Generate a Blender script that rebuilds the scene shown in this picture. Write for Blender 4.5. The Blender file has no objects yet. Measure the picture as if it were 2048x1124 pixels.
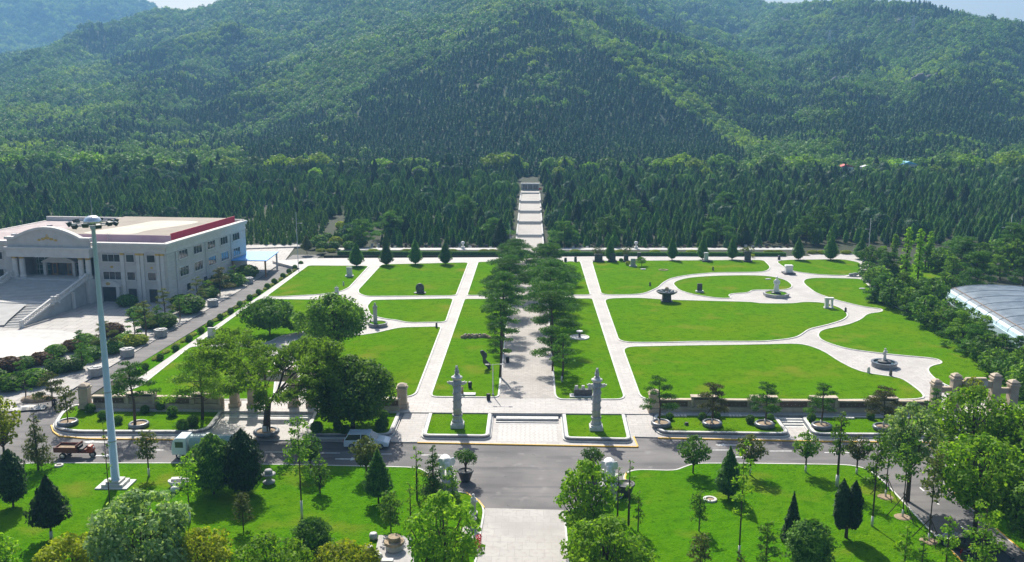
import bpy, math, random
import numpy as np
from math import radians as R, sin, cos, pi, atan2, hypot

# ------------------------------------------------------------------ camera, sky, sun
F, CAMH = 1800.0, 35.0                       # focal length in photo pixels (2048 wide), camera height
PITCH = math.atan(347 / F); YAW = math.atan(39 * cos(PITCH) / F)
FW = np.array([-sin(YAW) * cos(PITCH), cos(YAW) * cos(PITCH), -sin(PITCH)])
RT = np.array([cos(YAW), sin(YAW), 0.0]); UP = np.cross(RT, FW); CP = np.array([0, 0, CAMH])
def G(px, py, z=0.0):                        # photo pixel -> point on the level z
    d = FW + RT * (px - 1024) / F + UP * (562 - py) / F
    return CP + d * ((z - CAMH) / d[2])
def GY(px, py, Y):                           # photo pixel -> point at distance Y
    d = FW + RT * (px - 1024) / F + UP * (562 - py) / F
    return CP + d * (Y / d[1])
def depth(P): return float((np.array(P) - CP) @ FW)
def HT(P, ty):                               # height above P of a vertical thing whose top is seen at row ty
    t = (562 - ty) / F; v = np.array(P) - CP
    return float((t * (v @ FW) - v @ UP) / (UP[2] - t * FW[2]))
def MW(P, wpx): return wpx * depth(P) / F    # pixels -> metres at P

S = bpy.context.scene
cam = bpy.data.objects.new('camera', bpy.data.cameras.new('camera')); S.collection.objects.link(cam)
cam.location = (0, 0, CAMH); cam.rotation_euler = (pi / 2 - PITCH, 0, YAW)
cam.data.sensor_width = 36; cam.data.lens = 36 * F / 2048; cam.data.clip_start = 0.5; cam.data.clip_end = 8000
S.camera = cam
SUN_EL, SUN_AZ = R(44), atan2(-0.27, 0.96)   # azimuth measured from +Y towards +X
W = bpy.data.worlds.new('World'); S.world = W; W.use_nodes = True
nt = W.node_tree; bg = nt.nodes['Background']
sky = nt.nodes.new('ShaderNodeTexSky'); sky.sky_type = 'NISHITA'; sky.sun_disc = False
sky.sun_elevation = SUN_EL; sky.sun_rotation = SUN_AZ; sky.dust_density = 3.5; sky.air_density = 1.0
nt.links.new(sky.outputs[0], bg.inputs[0]); bg.inputs[1].default_value = 0.07
sl = bpy.data.lights.new('sun', 'SUN'); sl.energy = 5.0; sl.angle = R(0.55); sl.color = (1.0, 0.945, 0.85)
so = bpy.data.objects.new('sun', sl); S.collection.objects.link(so)
so.rotation_euler = (pi / 2 - SUN_EL, 0, pi - SUN_AZ)   # lamp's -Z runs from the sun
S.view_settings.view_transform = 'Standard'; S.view_settings.look = 'None'
S.view_settings.exposure = 0.92; S.view_settings.gamma = 1.0
try:
    S.cycles.use_denoising = True; S.cycles.volume_step_rate = 4; S.cycles.max_bounces = 8
    S.cycles.transparent_max_bounces = 16; S.cycles.volume_bounces = 1
except Exception: pass

# ------------------------------------------------------------------ materials
MATS = {}
def nodes(name):
    m = bpy.data.materials.new(name); m.use_nodes = True; MATS[name] = m
    t = m.node_tree; return m, t, t.nodes['Principled BSDF'], t.nodes.new
def lk(t, a, b): t.links.new(a, b)
def noise_mix(t, c1, c2, scale, detail=4, lo=.35, hi=.65, vec=None):
    n = t.nodes.new('ShaderNodeTexNoise'); n.inputs['Scale'].default_value = scale; n.inputs['Detail'].default_value = detail
    if vec: lk(t, vec, n.inputs['Vector'])
    r = t.nodes.new('ShaderNodeMapRange'); r.inputs[1].default_value = lo; r.inputs[2].default_value = hi
    lk(t, n.outputs[0], r.inputs[0])
    x = t.nodes.new('ShaderNodeMix'); x.data_type = 'RGBA'
    lk(t, r.outputs[0], x.inputs[0])
    for s, c in ((x.inputs[6], c1), (x.inputs[7], c2)):
        if isinstance(c, tuple): s.default_value = (*c, 1)
        else: lk(t, c, s)
    return x.outputs[2]
def pos(t): return t.nodes.new('ShaderNodeNewGeometry').outputs['Position']
def bump(t, b, scale, strength, dist=.05, vec=None):
    n = t.nodes.new('ShaderNodeTexNoise'); n.inputs['Scale'].default_value = scale; n.inputs['Detail'].default_value = 6
    if vec: lk(t, vec, n.inputs['Vector'])
    u = t.nodes.new('ShaderNodeBump'); u.inputs['Strength'].default_value = strength; u.inputs['Distance'].default_value = dist
    lk(t, n.outputs[0], u.inputs['Height']); lk(t, u.outputs[0], b.inputs['Normal'])
def mat(name, c1, c2=None, scale=1.5, rough=.8, bs=0, bd=.03, metal=0, spec=.3, bscale=None):
    m, t, b, new = nodes(name)
    b.inputs['Roughness'].default_value = rough; b.inputs['Metallic'].default_value = metal
    b.inputs['Specular IOR Level'].default_value = spec
    v = pos(t)
    if c2: lk(t, noise_mix(t, c1, c2, scale, vec=v), b.inputs['Base Color'])
    else: b.inputs['Base Color'].default_value = (*c1, 1)
    if bs: bump(t, b, bscale or scale * 4, bs, bd, v)
    return m
def paving(name, c1, c2, joint, tile=(1.2, .6), mortar=.02, dirt=None):
    m, t, b, new = nodes(name); v = pos(t)
    br = new('ShaderNodeTexBrick'); br.inputs['Scale'].default_value = 1
    br.inputs['Brick Width'].default_value = tile[0]; br.inputs['Row Height'].default_value = tile[1]
    br.inputs['Mortar Size'].default_value = mortar; br.inputs['Bias'].default_value = 0
    br.inputs['Color1'].default_value = (*c1, 1); br.inputs['Color2'].default_value = (*c2, 1); br.inputs['Mortar'].default_value = (*joint, 1)
    lk(t, v, br.inputs['Vector'])
    d = dirt or tuple(x * .8 for x in c1)
    o = noise_mix(t, br.outputs[0], d, .22, 6, .45, .8, v); o = noise_mix(t, o, tuple(x * .86 for x in c1), 2.2, 6, .5, .7, v)
    lk(t, o, b.inputs['Base Color']); b.inputs['Roughness'].default_value = .75; b.inputs['Specular IOR Level'].default_value = .2
    return m
def grass(name, a, c, y, dry=(.19, .20, .025)):
    m, t, b, new = nodes(name); v = pos(t)
    k = noise_mix(t, a, c, 5.0, 6, .3, .7, v)
    k = noise_mix(t, k, y, .09, 4, .42, .8, v)
    dk = tuple(x * .72 for x in a)
    k = noise_mix(t, k, dk, .9, 8, .48, .8, v)
    k = noise_mix(t, k, tuple(x * .55 for x in a), 2.6, 3, .58, .74, v)
    k = noise_mix(t, k, dry, .16, 7, .57, .80, v)
    lk(t, k, b.inputs['Base Color']); b.inputs['Roughness'].default_value = 1; b.inputs['Specular IOR Level'].default_value = 0
    bump(t, b, 6, 1.0, .2, v); return m
def leaf(name, c1, c2, trans=.35, hue=.25):
    m, t, b, new = nodes(name)
    at = new('ShaderNodeAttribute'); at.attribute_name = 'tint'
    x = new('ShaderNodeMix'); x.data_type = 'RGBA'; x.inputs[6].default_value = (*c1, 1); x.inputs[7].default_value = (*c2, 1)
    lk(t, at.outputs['Fac'], x.inputs[0])
    oi = new('ShaderNodeObjectInfo'); hs = new('ShaderNodeHueSaturation')
    mr = new('ShaderNodeMapRange'); mr.inputs[3].default_value = 1 - hue; mr.inputs[4].default_value = 1 + hue
    lk(t, oi.outputs['Random'], mr.inputs[0]); lk(t, mr.outputs[0], hs.inputs['Value']); lk(t, x.outputs[2], hs.inputs['Color'])
    lk(t, hs.outputs[0], b.inputs['Base Color']); b.inputs['Roughness'].default_value = .6; b.inputs['Specular IOR Level'].default_value = .12
    tr = new('ShaderNodeBsdfTranslucent'); g = new('ShaderNodeMix'); g.data_type = 'RGBA'; g.blend_type = 'MULTIPLY'
    g.inputs[0].default_value = 1; g.inputs[7].default_value = (1.5, 1.5, .5, 1); lk(t, hs.outputs[0], g.inputs[6]); lk(t, g.outputs[2], tr.inputs[0])
    ms = new('ShaderNodeMixShader'); ms.inputs[0].default_value = trans
    lk(t, b.outputs[0], ms.inputs[1]); lk(t, tr.outputs[0], ms.inputs[2])
    lk(t, ms.outputs[0], t.nodes['Material Output'].inputs[0]); return m

mat('soil', (.034, .036, .016), (.020, .032, .011), .3, .95, .5, .1)
mat('hill_soil', (.018, .035, .012), (.03, .05, .015), .06, .95)
def road_mat():
    m, t, b, new = nodes('asphalt'); v = pos(t); mp = new('ShaderNodeMapping'); mp.inputs['Scale'].default_value = (.12, 1.0, 1); lk(t, v, mp.inputs['Vector'])
    k = noise_mix(t, (.125, .12, .12), (.185, .175, .17), .22, 6, .35, .65, v); k = noise_mix(t, k, (.095, .092, .094), .9, 7, .50, .74, mp.outputs[0])
    k = noise_mix(t, k, (.235, .225, .22), .55, 9, .60, .80, v); k = noise_mix(t, k, (.06, .058, .06), 1.4, 3, .70, .76, v)
    lk(t, k, b.inputs['Base Color']); b.inputs['Roughness'].default_value = .85; b.inputs['Specular IOR Level'].default_value = .2; bump(t, b, 20, .3, .02, v)
road_mat()
mat('paint_white', (.78, .78, .76), (.5, .5, .49), 3, .6)
mat('paint_yellow', (.75, .43, .04), (.6, .36, .06), 2, .6)
mat('kerb_stone', (.62, .61, .58), (.48, .47, .45), 1.2, .8)
mat('kerb_dark', (.16, .18, .2), (.1, .11, .13), 1.5, .35, spec=.5)
paving('plaza_paving', (.430, .408, .388), (.480, .455, .432), (.32, .295, .275), (1.2, .6), .03)
paving('avenue_paving', (.33, .305, .28), (.41, .38, .35), (.3, .28, .26), (.6, .4), .04)
paving('entry_paving', (.37, .35, .33), (.42, .40, .375), (.27, .255, .24), (1.2, 1.2), .015)
paving('court_paving', (.37, .35, .33), (.42, .395, .37), (.22, .21, .195), (2.4, 2.4), .09)
mat('inlay', (.36, .33, .31), (.46, .43, .41), 2, .8)
mat('inlay_white', (.50, .48, .455), (.46, .445, .42), 2, .7)
mat('court_grey', (.40, .39, .37), (.46, .45, .43), .7, .8)
grass('lawn_grass', (.068, .185, .002), (.092, .216, .003), (.118, .205, .004))
grass('near_grass', (.050, .172, .002), (.080, .212, .003), (.100, .195, .004))
mat('granite', (.40, .40, .39), (.30, .305, .305), 3, .7, .4, .05, bscale=9)
mat('granite_light', (.60, .59, .57), (.48, .475, .46), 2, .75, .2, .03, bscale=10)
mat('marble', (.74, .73, .71), (.62, .61, .60), 2, .55, .2, .02, bscale=8)
mat('dark_stone', (.05, .052, .055), (.10, .10, .10), 2.5, .5, .4, .05, bscale=6)
mat('tan_stone', (.48, .40, .31), (.38, .31, .24), 1.2, .8, .25, .03, bscale=8)
mat('rock_tan', (.42, .33, .22), (.22, .16, .1), 1.5, .9, .7, .1, bscale=4)
mat('panel_brown', (.10, .06, .045), (.14, .09, .06), 2, .5)
mat('panel_dark', (.035, .04, .04), (.08, .08, .075), .6, .4)
mat('wall_stone', (.54, .52, .49), (.47, .455, .43), .8, .8)
mat('wall_trim', (.63, .61, .575), (.56, .54, .51), 1, .8)
mat('roof_felt', (.31, .265, .22), (.25, .22, .18), .25, .9)
mat('roof_cream', (.53, .49, .41), (.47, .44, .36), .4, .9)
mat('roof_pink', (.50, .36, .42), (.44, .30, .38), .4, .8)
mat('roof_pale', (.43, .37, .36), (.33, .27, .27), .5, .9)
mat('maroon', (.46, .012, .055), (.38, .010, .045), .6, .6)
mat('gold', (.62, .44, .12), (.45, .30, .08), 4, .45, metal=.5)
mat('glass', (.02, .028, .032), (.05, .065, .07), .5, .08, spec=.8)
mat('glass_green', (.012, .055, .035), (.04, .13, .08), .4, .06, spec=.8)
mat('bronze_door', (.30, .16, .06), (.2, .1, .04), 2, .4)
mat('black', (.02, .02, .022), None, rough=.6)
mat('rubber', (.025, .025, .027), None, rough=.8)
mat('steel_pale', (.48, .61, .65), (.54, .66, .70), 1, .45, spec=.4)
mat('steel_grey', (.45, .47, .48), (.38, .40, .41), 2, .5)
mat('lamp_green', (.05, .09, .09), (.08, .11, .11), 3, .4)
mat('silver', (.7, .72, .74), None, rough=.25, metal=.8)
mat('canopy_blue', (.06, .30, .72), (.09, .36, .75), .6, .4)
mat('tunnel_film', (.075, .105, .14), (.15, .19, .23), .5, .5, spec=.3)
mat('tunnel_wall', (.50, .66, .72), (.40, .55, .62), .6, .6)
mat('car_white', (.58, .66, .74), None, rough=.25, spec=.5)
mat('car_dark', (.02, .025, .035), None, rough=.2, spec=.6)
mat('truck_red', (.22, .05, .035), (.14, .06, .045), 5, .6)
mat('truck_orange', (.30, .055, .025), None, rough=.45)
mat('truck_tank', (.30, .42, .40), (.22, .33, .32), 2, .4)
mat('headlamp', (.8, .82, .85), None, rough=.15)
mat('tail_red', (.45, .01, .015), None, rough=.3)
mat('plate_blue', (.02, .10, .55), None, rough=.4)
mat('bark', (.10, .075, .055), (.055, .042, .032), 4, .95, .6, .04, bscale=14)
mat('bark_grey', (.16, .14, .12), (.1, .085, .07), 4, .95, .6, .04, bscale=14)
mat('whitewash', (.66, .65, .62), (.5, .49, .46), 4, .9)
mat('earth', (.33, .25, .17), (.24, .18, .12), 2, .95, .4, .05)
mat('roof_red', (.50, .08, .07), (.4, .06, .05), 1, .7)
mat('roof_blue', (.12, .38, .62), None, rough=.5)
mat('house_white', (.7, .68, .66), (.6, .58, .56), 1, .8)
mat('flower_red', (.60, .02, .015), (.4, .02, .02), 6, .7)
mat('rag_white', (.62, .60, .57), (.45, .42, .38), 1.5, .9)
mat('cloth_dark', (.03, .03, .04), None, rough=.9)
mat('cloth_yellow', (.65, .5, .12), None, rough=.9)
mat('skin', (.42, .25, .17), None, rough=.6)
mat('hair', (.015, .012, .01), None, rough=.6)
mat('water', (.03, .06, .06), None, rough=.08, spec=.6)
mat('cliff', (.16, .15, .15), (.07, .075, .08), .15, .95, .8, 1.0, bscale=.4)
leaf('leaf_mid', (.042, .120, .012), (.16, .28, .04), .42)
leaf('leaf_dark', (.030, .095, .013), (.12, .23, .035))
leaf('leaf_light', (.075, .20, .009), (.24, .40, .03), .48)
leaf('leaf_pale', (.060, .150, .035), (.33, .44, .20), .4)
leaf('leaf_yellow', (.17, .24, .012), (.32, .36, .018), .45)
leaf('leaf_willow', (.080, .18, .016), (.20, .33, .045), .5)
leaf('leaf_olive', (.065, .095, .028), (.11, .135, .04))
leaf('leaf_red', (.060, .035, .022), (.10, .06, .03))
leaf('pine', (.022, .085, .014), (.10, .22, .03), .32)
leaf('pine_brown', (.07, .08, .03), (.11, .11, .04), .22)
leaf('cypress', (.012, .038, .010), (.036, .090, .020), .15)
leaf('cypress_green', (.032, .115, .020), (.125, .27, .042), .38, .35)
leaf('wood_dark', (.016, .064, .022), (.060, .150, .042), .22, .4)
leaf('wood_light', (.050, .135, .020), (.15, .27, .04), .25, .4)
leaf('wood_yellow', (.13, .24, .014), (.22, .32, .020), .42, .3)

# ------------------------------------------------------------------ object helpers
COL = S.collection
class MB:                                    # collects shapes for ONE mesh object
    def __init__(s): s.v = []; s.f = []; s.m = []
    def add(s, vs, fs, m=0):
        o = len(s.v); s.v += [tuple(map(float, v)) for v in vs]; s.f += [tuple(i + o for i in f) for f in fs]; s.m += [m] * len(fs); return s
    def box(s, c, d, rz=0, m=0, top=1.0, topy=None):  # centre of the base, size, taper of the top
        x, y, z = d[0] / 2, d[1] / 2, d[2]; ty = top if topy is None else topy; vs = []
        for k, (a, b) in ((0, (1, 1)), (1, (top, ty))):
            for sx, sy in ((-1, -1), (1, -1), (1, 1), (-1, 1)):
                u, w = sx * x * a, sy * y * b
                vs.append((c[0] + u * cos(rz) - w * sin(rz), c[1] + u * sin(rz) + w * cos(rz), c[2] + k * z))
        return s.add(vs, [(3, 2, 1, 0), (4, 5, 6, 7), (0, 1, 5, 4), (1, 2, 6, 5), (2, 3, 7, 6), (3, 0, 4, 7)], m)
    def prism(s, poly, z0, z1, m=0, side=None, bottom=False):
        n = len(poly); a = sum(poly[i][0] * poly[(i + 1) % n][1] - poly[(i + 1) % n][0] * poly[i][1] for i in range(n))
        if a < 0: poly = poly[::-1]
        s.add([(p[0], p[1], z1) for p in poly], [tuple(range(n))], m)
        vs = [(p[0], p[1], z0) for p in poly] + [(p[0], p[1], z1) for p in poly]
        s.add(vs, [(i, (i + 1) % n, n + (i + 1) % n, n + i) for i in range(n)], m if side is None else side)
        if bottom: s.add([(p[0], p[1], z0) for p in poly], [tuple(range(n))[::-1]], m)
        return s
    def sheet(s, pts, m=0): return s.add(pts, [tuple(range(len(pts)))], m)
    def lathe(s, prof, c=(0, 0, 0), n=16, m=0, sx=1, sy=1, rot=0):
        vs = [(c[0] + r * sx * cos(rot + 2 * pi * k / n), c[1] + r * sy * sin(rot + 2 * pi * k / n), c[2] + z) for r, z in prof for k in range(n)]
        fs = [(i * n + k, i * n + (k + 1) % n, (i + 1) * n + (k + 1) % n, (i + 1) * n + k) for i in range(len(prof) - 1) for k in range(n)]
        fs += [tuple(range((len(prof) - 1) * n, len(prof) * n)), tuple(range(n))[::-1]]
        return s.add(vs, fs, m)
    def ell(s, c, r, m=0, n=12, k=7):
        pr = [(max(1e-3, sin(pi * i / k)), -cos(pi * i / k)) for i in range(k + 1)]
        vs = [(c[0] + q * r[0] * cos(2 * pi * j / n), c[1] + q * r[1] * sin(2 * pi * j / n), c[2] + z * r[2]) for q, z in pr for j in range(n)]
        fs = [(i * n + j, i * n + (j + 1) % n, (i + 1) * n + (j + 1) % n, (i + 1) * n + j) for i in range(k) for j in range(n)]
        return s.add(vs, fs, m)
    def tube(s, pts, rad, n=6, m=0):
        pts = [np.array(p, float) for p in pts]; vs = []
        if not hasattr(rad, '__len__'): rad = [rad] * len(pts)
        for i, p in enumerate(pts):
            t = pts[min(i + 1, len(pts) - 1)] - pts[max(i - 1, 0)]; t = t / (np.linalg.norm(t) + 1e-9)
            a = np.cross(t, (1, 0, 0) if abs(t[0]) < .8 else (0, 1, 0)); a /= np.linalg.norm(a); b = np.cross(t, a)
            vs += [tuple(p + rad[i] * (a * cos(2 * pi * k / n) + b * sin(2 * pi * k / n))) for k in range(n)]
        L = len(pts)
        fs = [(i * n + k, i * n + (k + 1) % n, (i + 1) * n + (k + 1) % n, (i + 1) * n + k) for i in range(L - 1) for k in range(n)]
        fs += [tuple(range(n))[::-1], tuple(range((L - 1) * n, L * n))]
        return s.add(vs, fs, m)
    def side(s, prof, y0, y1, m=0):          # side view outline (x,z) swept across y
        return s.sidelist(prof, [(y0, 1), (y1, 1)], m)
    def sidelist(s, prof, ys, m=0):
        n = len(prof); vs = [(x, y, z) for y, _ in ys for x, z in prof]
        fs = [(i * n + k, (i + 1) * n + k, (i + 1) * n + (k + 1) % n, i * n + (k + 1) % n) for i in range(len(ys) - 1) for k in range(n)]
        fs += [tuple(range(n)), tuple(range((len(ys) - 1) * n, len(ys) * n))[::-1]]
        return s.add(vs, fs, m)
    def mesh(s, name, mats, smooth=False):
        me = bpy.data.meshes.new(name); me.from_pydata(s.v, [], s.f)
        for m in (mats if isinstance(mats, (list, tuple)) else [mats]): me.materials.append(MATS[m])
        me.polygons.foreach_set('material_index', s.m)
        me.update()
        if smooth: me.polygons.foreach_set('use_smooth', [True] * len(s.f)); 
        return me
    def obj(s, name, mats, parent=None, loc=(0, 0, 0), rz=0, smooth=False, bevel=0, fuse=0):
        o = bpy.data.objects.new(name, s.mesh(name, mats, smooth or bool(fuse))); COL.objects.link(o)
        o.location = tuple(map(float, loc)); o.rotation_euler.z = rz; o.parent = parent
        if bevel:
            b = o.modifiers.new('bevel', 'BEVEL'); b.width = bevel; b.segments = 2; b.limit_method = 'ANGLE'
        if fuse:
            r = o.modifiers.new('fuse', 'REMESH'); r.mode = 'VOXEL'; r.voxel_size = fuse; r.use_smooth_shade = True
            q = o.modifiers.new('soft', 'SMOOTH'); q.iterations = 3; q.factor = .5
        return o
def tag(o, label=None, cat=None, group=None, kind=None):
    if label: o['label'] = label
    if cat: o['category'] = cat
    if group: o['group'] = group
    if kind: o['kind'] = kind
    return o
def thing(name, label, cat, loc=(0, 0, 0), rz=0, group=None):
    o = bpy.data.objects.new(name, None); COL.objects.link(o); o.empty_display_size = .3
    o.location = tuple(map(float, loc)); o.rotation_euler.z = rz
    return tag(o, label, cat, group)
def struct(mb, name, mats, kind='structure', label=None, **k):
    return tag(mb.obj(name, mats, **k), kind=kind, label=label)
def copy_tree(o, parent=None):
    c = o.copy(); COL.objects.link(c); c.parent = parent
    for ch in list(o.children): copy_tree(ch, c)
    return c
def dup(o, loc, rz=None, label=None, group=None, scale=None):
    c = copy_tree(o); c.location = tuple(map(float, loc))
    if rz is not None: c.rotation_euler.z = rz
    if scale: c.scale = scale if hasattr(scale, '__len__') else (scale,) * 3
    if label: c['label'] = label
    if group: c['group'] = group
    return c
def offset(poly, d):                          # push an outline outward by d
    n = len(poly); a = sum(poly[i][0] * poly[(i + 1) % n][1] - poly[(i + 1) % n][0] * poly[i][1] for i in range(n))
    sg = 1 if a > 0 else -1; out = []
    for i in range(n):
        p, q, r = (np.array(poly[j % n][:2], float) for j in (i - 1, i, i + 1))
        e1, e2 = q - p, r - q; e1 /= np.linalg.norm(e1) + 1e-9; e2 /= np.linalg.norm(e2) + 1e-9
        n1 = np.array((e1[1], -e1[0])) * sg; n2 = np.array((e2[1], -e2[0])) * sg
        b = n1 + n2; k = max(.45, b @ b / 2); out.append(tuple(q + b * d / k))
    return out
def rounded(poly, r=1.5, seg=4):
    out = []; n = len(poly)
    for i in range(n):
        p, q, s = (np.array(poly[j % n][:2], float) for j in (i - 1, i, i + 1))
        a, b = p - q, s - q; la, lb = np.linalg.norm(a), np.linalg.norm(b)
        a = q + a / la * min(r, .45 * la); b = q + b / lb * min(r, .45 * lb)
        for k in range(seg + 1):
            t = k / seg; out.append(tuple((1 - t) ** 2 * a + 2 * t * (1 - t) * q + t * t * b))
    return out
def gp(pts, z=0): return [tuple(G(x, y, z)[:2]) for x, y in pts]
def ring(mb, inner, outer, z0, z1, m=0):
    n = len(inner); vs = [(x, y, z1) for x, y in inner] + [(x, y, z1) for x, y in outer] + [(x, y, z0) for x, y in outer] + [(x, y, z0) for x, y in inner]
    fs = []
    for i in range(n):
        j = (i + 1) % n; fs += [(i, j, n + j, n + i), (n + i, n + j, 2 * n + j, 2 * n + i), (3 * n + i, 3 * n + j, j, i)]
    return mb.add(vs, fs, m)

# ------------------------------------------------------------------ foliage
def soup(Q, tint, name, m):                   # loose quads (n,4,3) -> mesh
    n = len(Q); me = bpy.data.meshes.new(name)
    me.vertices.add(4 * n); me.vertices.foreach_set('co', np.ascontiguousarray(Q, np.float32).ravel())
    me.loops.add(4 * n); me.loops.foreach_set('vertex_index', np.arange(4 * n, dtype=np.int32))
    me.polygons.add(n); me.polygons.foreach_set('loop_start', np.arange(0, 4 * n, 4, dtype=np.int32)); me.polygons.foreach_set('loop_total', np.full(n, 4, np.int32))
    a = me.attributes.new('tint', 'FLOAT', 'FACE'); a.data.foreach_set('value', np.asarray(tint, np.float32))
    me.materials.append(MATS[m]); me.update(calc_edges=True); return me
def unit(v): return v / (np.linalg.norm(v, axis=-1, keepdims=True) + 1e-9)
def leafquads(P, N, L, Wd, rng, D=None, jit=.5):   # centres, normals, half length, half width, long axis
    n = len(P); N = unit(N + rng.normal(0, jit, (n, 3)))
    D = rng.normal(0, 1, (n, 3)) if D is None else D + rng.normal(0, .25, (n, 3))
    D = unit(D - N * (D * N).sum(1, keepdims=True)); B = np.cross(N, D)
    L = np.broadcast_to(np.asarray(L, float).reshape(-1, 1), (n, 1)) * rng.uniform(.7, 1.3, (n, 1)); Wd = L * Wd
    return np.stack([P - D * L, P + B * Wd - D * L * .1, P + D * L, P - B * Wd - D * L * .1], 1)
def sphere_pts(n, rng): return unit(rng.normal(0, 1, (n, 3)))
def lumpy(lumps, size, cover, rng, flat=1.0, aspect=.55, jit=.6, inner=.55):
    Q = []; T = []
    for c, r in lumps:
        n = max(6, int(cover * 4 * pi * r * r * (.4 + .6 * flat) / (2 * size * size * aspect * 2)))
        d = sphere_pts(n, rng); d = d[d[:, 2] > -.75] ; n = len(d)
        P = np.array(c) + d * np.array((r, r, r * flat)) * (inner + (1.08 - inner) * rng.random((n, 1)) ** .6)
        Q.append(leafquads(P, d + (0, 0, .35), size, aspect, rng, None, jit)); T.append(np.clip(rng.random() * .4 + .9 * rng.random(n) ** 2.2, 0, 1))  # skewed tint: the few bright leaves are painted sunlit highlights
    return np.concatenate(Q), np.concatenate(T)
def crown_lumps(w, z0, z1, rng, n=18, rr=(.17, .33), shape='round'):
    n = int(n * 1.7); h = z1 - z0; L = [((0, 0, z0 + h * .45), w * .24)]
    for i in range(n):
        t = (i + .5) / n; z = z0 + h * (.08 + .84 * t)
        if shape == 'round': k = math.sqrt(max(.05, 1 - (2 * t - .95) ** 2))
        elif shape == 'cone': k = 1.02 - .85 * t
        elif shape == 'umbrella': k = .55 + .5 * sin(pi * min(1, t * 1.1))
        else: k = .35 + .65 * sin(pi * t)
        a = i * 2.4 + rng.random() * 1.2; r = w / 2 * rng.uniform(*rr) * (1.15 - .35 * t)
        q = max(0, w / 2 * k * rng.uniform(.78, 1.05) - r * .8)
        L.append(((q * cos(a), q * sin(a), z), r * (.7 + .3 * k)))
    return L
def shell(prof, h, w, size, n, rng, aspect=.4, up=1.2, rough=.10, core=.86):   # dense clipped or conical crown, prof(t)->0..1
    t = rng.random(3 * n); pr = np.array([prof(x) for x in t]); keep = rng.random(3 * n) < pr / pr.max() + .12; t = t[keep][:n]; n = len(t)
    a = rng.random(n) * 2 * pi; pr = np.array([prof(x) for x in t])
    bumpy = 1 + rough * (np.sin(a * 5 + t * 17) * .5 + np.sin(a * 3 - t * 29 + 1) * .5)
    r = w / 2 * pr * bumpy * (1.0 - .24 * rng.random(n) ** 2 + .16 * (rng.random(n) < .12) * rng.random(n))
    P = np.stack([r * np.cos(a), r * np.sin(a), t * h], 1)
    N = np.stack([np.cos(a), np.sin(a), np.full(n, .8)], 1); D = np.stack([np.cos(a) * .35, np.sin(a) * .35, np.full(n, up)], 1)
    Q = leafquads(P, N, size, aspect, rng, D, .55); T = rng.random(n)
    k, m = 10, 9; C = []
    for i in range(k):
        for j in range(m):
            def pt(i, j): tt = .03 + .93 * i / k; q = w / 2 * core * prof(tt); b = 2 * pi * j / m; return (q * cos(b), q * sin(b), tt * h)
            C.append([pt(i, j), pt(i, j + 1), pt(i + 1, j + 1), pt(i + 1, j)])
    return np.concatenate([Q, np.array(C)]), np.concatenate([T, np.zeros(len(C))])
TEAR = lambda t: (math.sqrt(min(1, t / .22)) if t < .22 else max(0.02, 1 - ((t - .22) / .78) ** 1.25)) 
COL_P = lambda t: min(1, .55 + 2.2 * t) * max(.03, 1 - max(0, (t - .55) / .45) ** 1.8)
CONE = lambda t: min(1, .75 + 2.5 * t) * max(.02, 1 - t)
BALL = lambda t: math.sqrt(max(.0, 1 - (2 * t - 1) ** 2)) * .98 + .02
def limbs(mb, lumps, base, r, rng, share=1.0, n=5):
    for c, q in lumps:
        if rng.random() > share: continue
        c = np.array(c); s = np.array((base[0] + c[0] * .06, base[1] + c[1] * .06, base[2] + (c[2] - base[2]) * rng.uniform(.0, .45)))
        mid = s + (c - s) * .5 + rng.normal(0, .08, 3) * np.linalg.norm(c - s); mb.tube([s, mid, c], [r * .5, r * .34, r * .12], n)
def tree_root(name, label, cat, P, group=None, rz=0): return thing(name, label, cat, P, rz, group)
def crownobj(me, root, name='crown'):
    o = bpy.data.objects.new(name, me); COL.objects.link(o); o.parent = root; return o
SEED = [11]
def rng_(): SEED[0] += 7; return np.random.default_rng(SEED[0])
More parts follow.
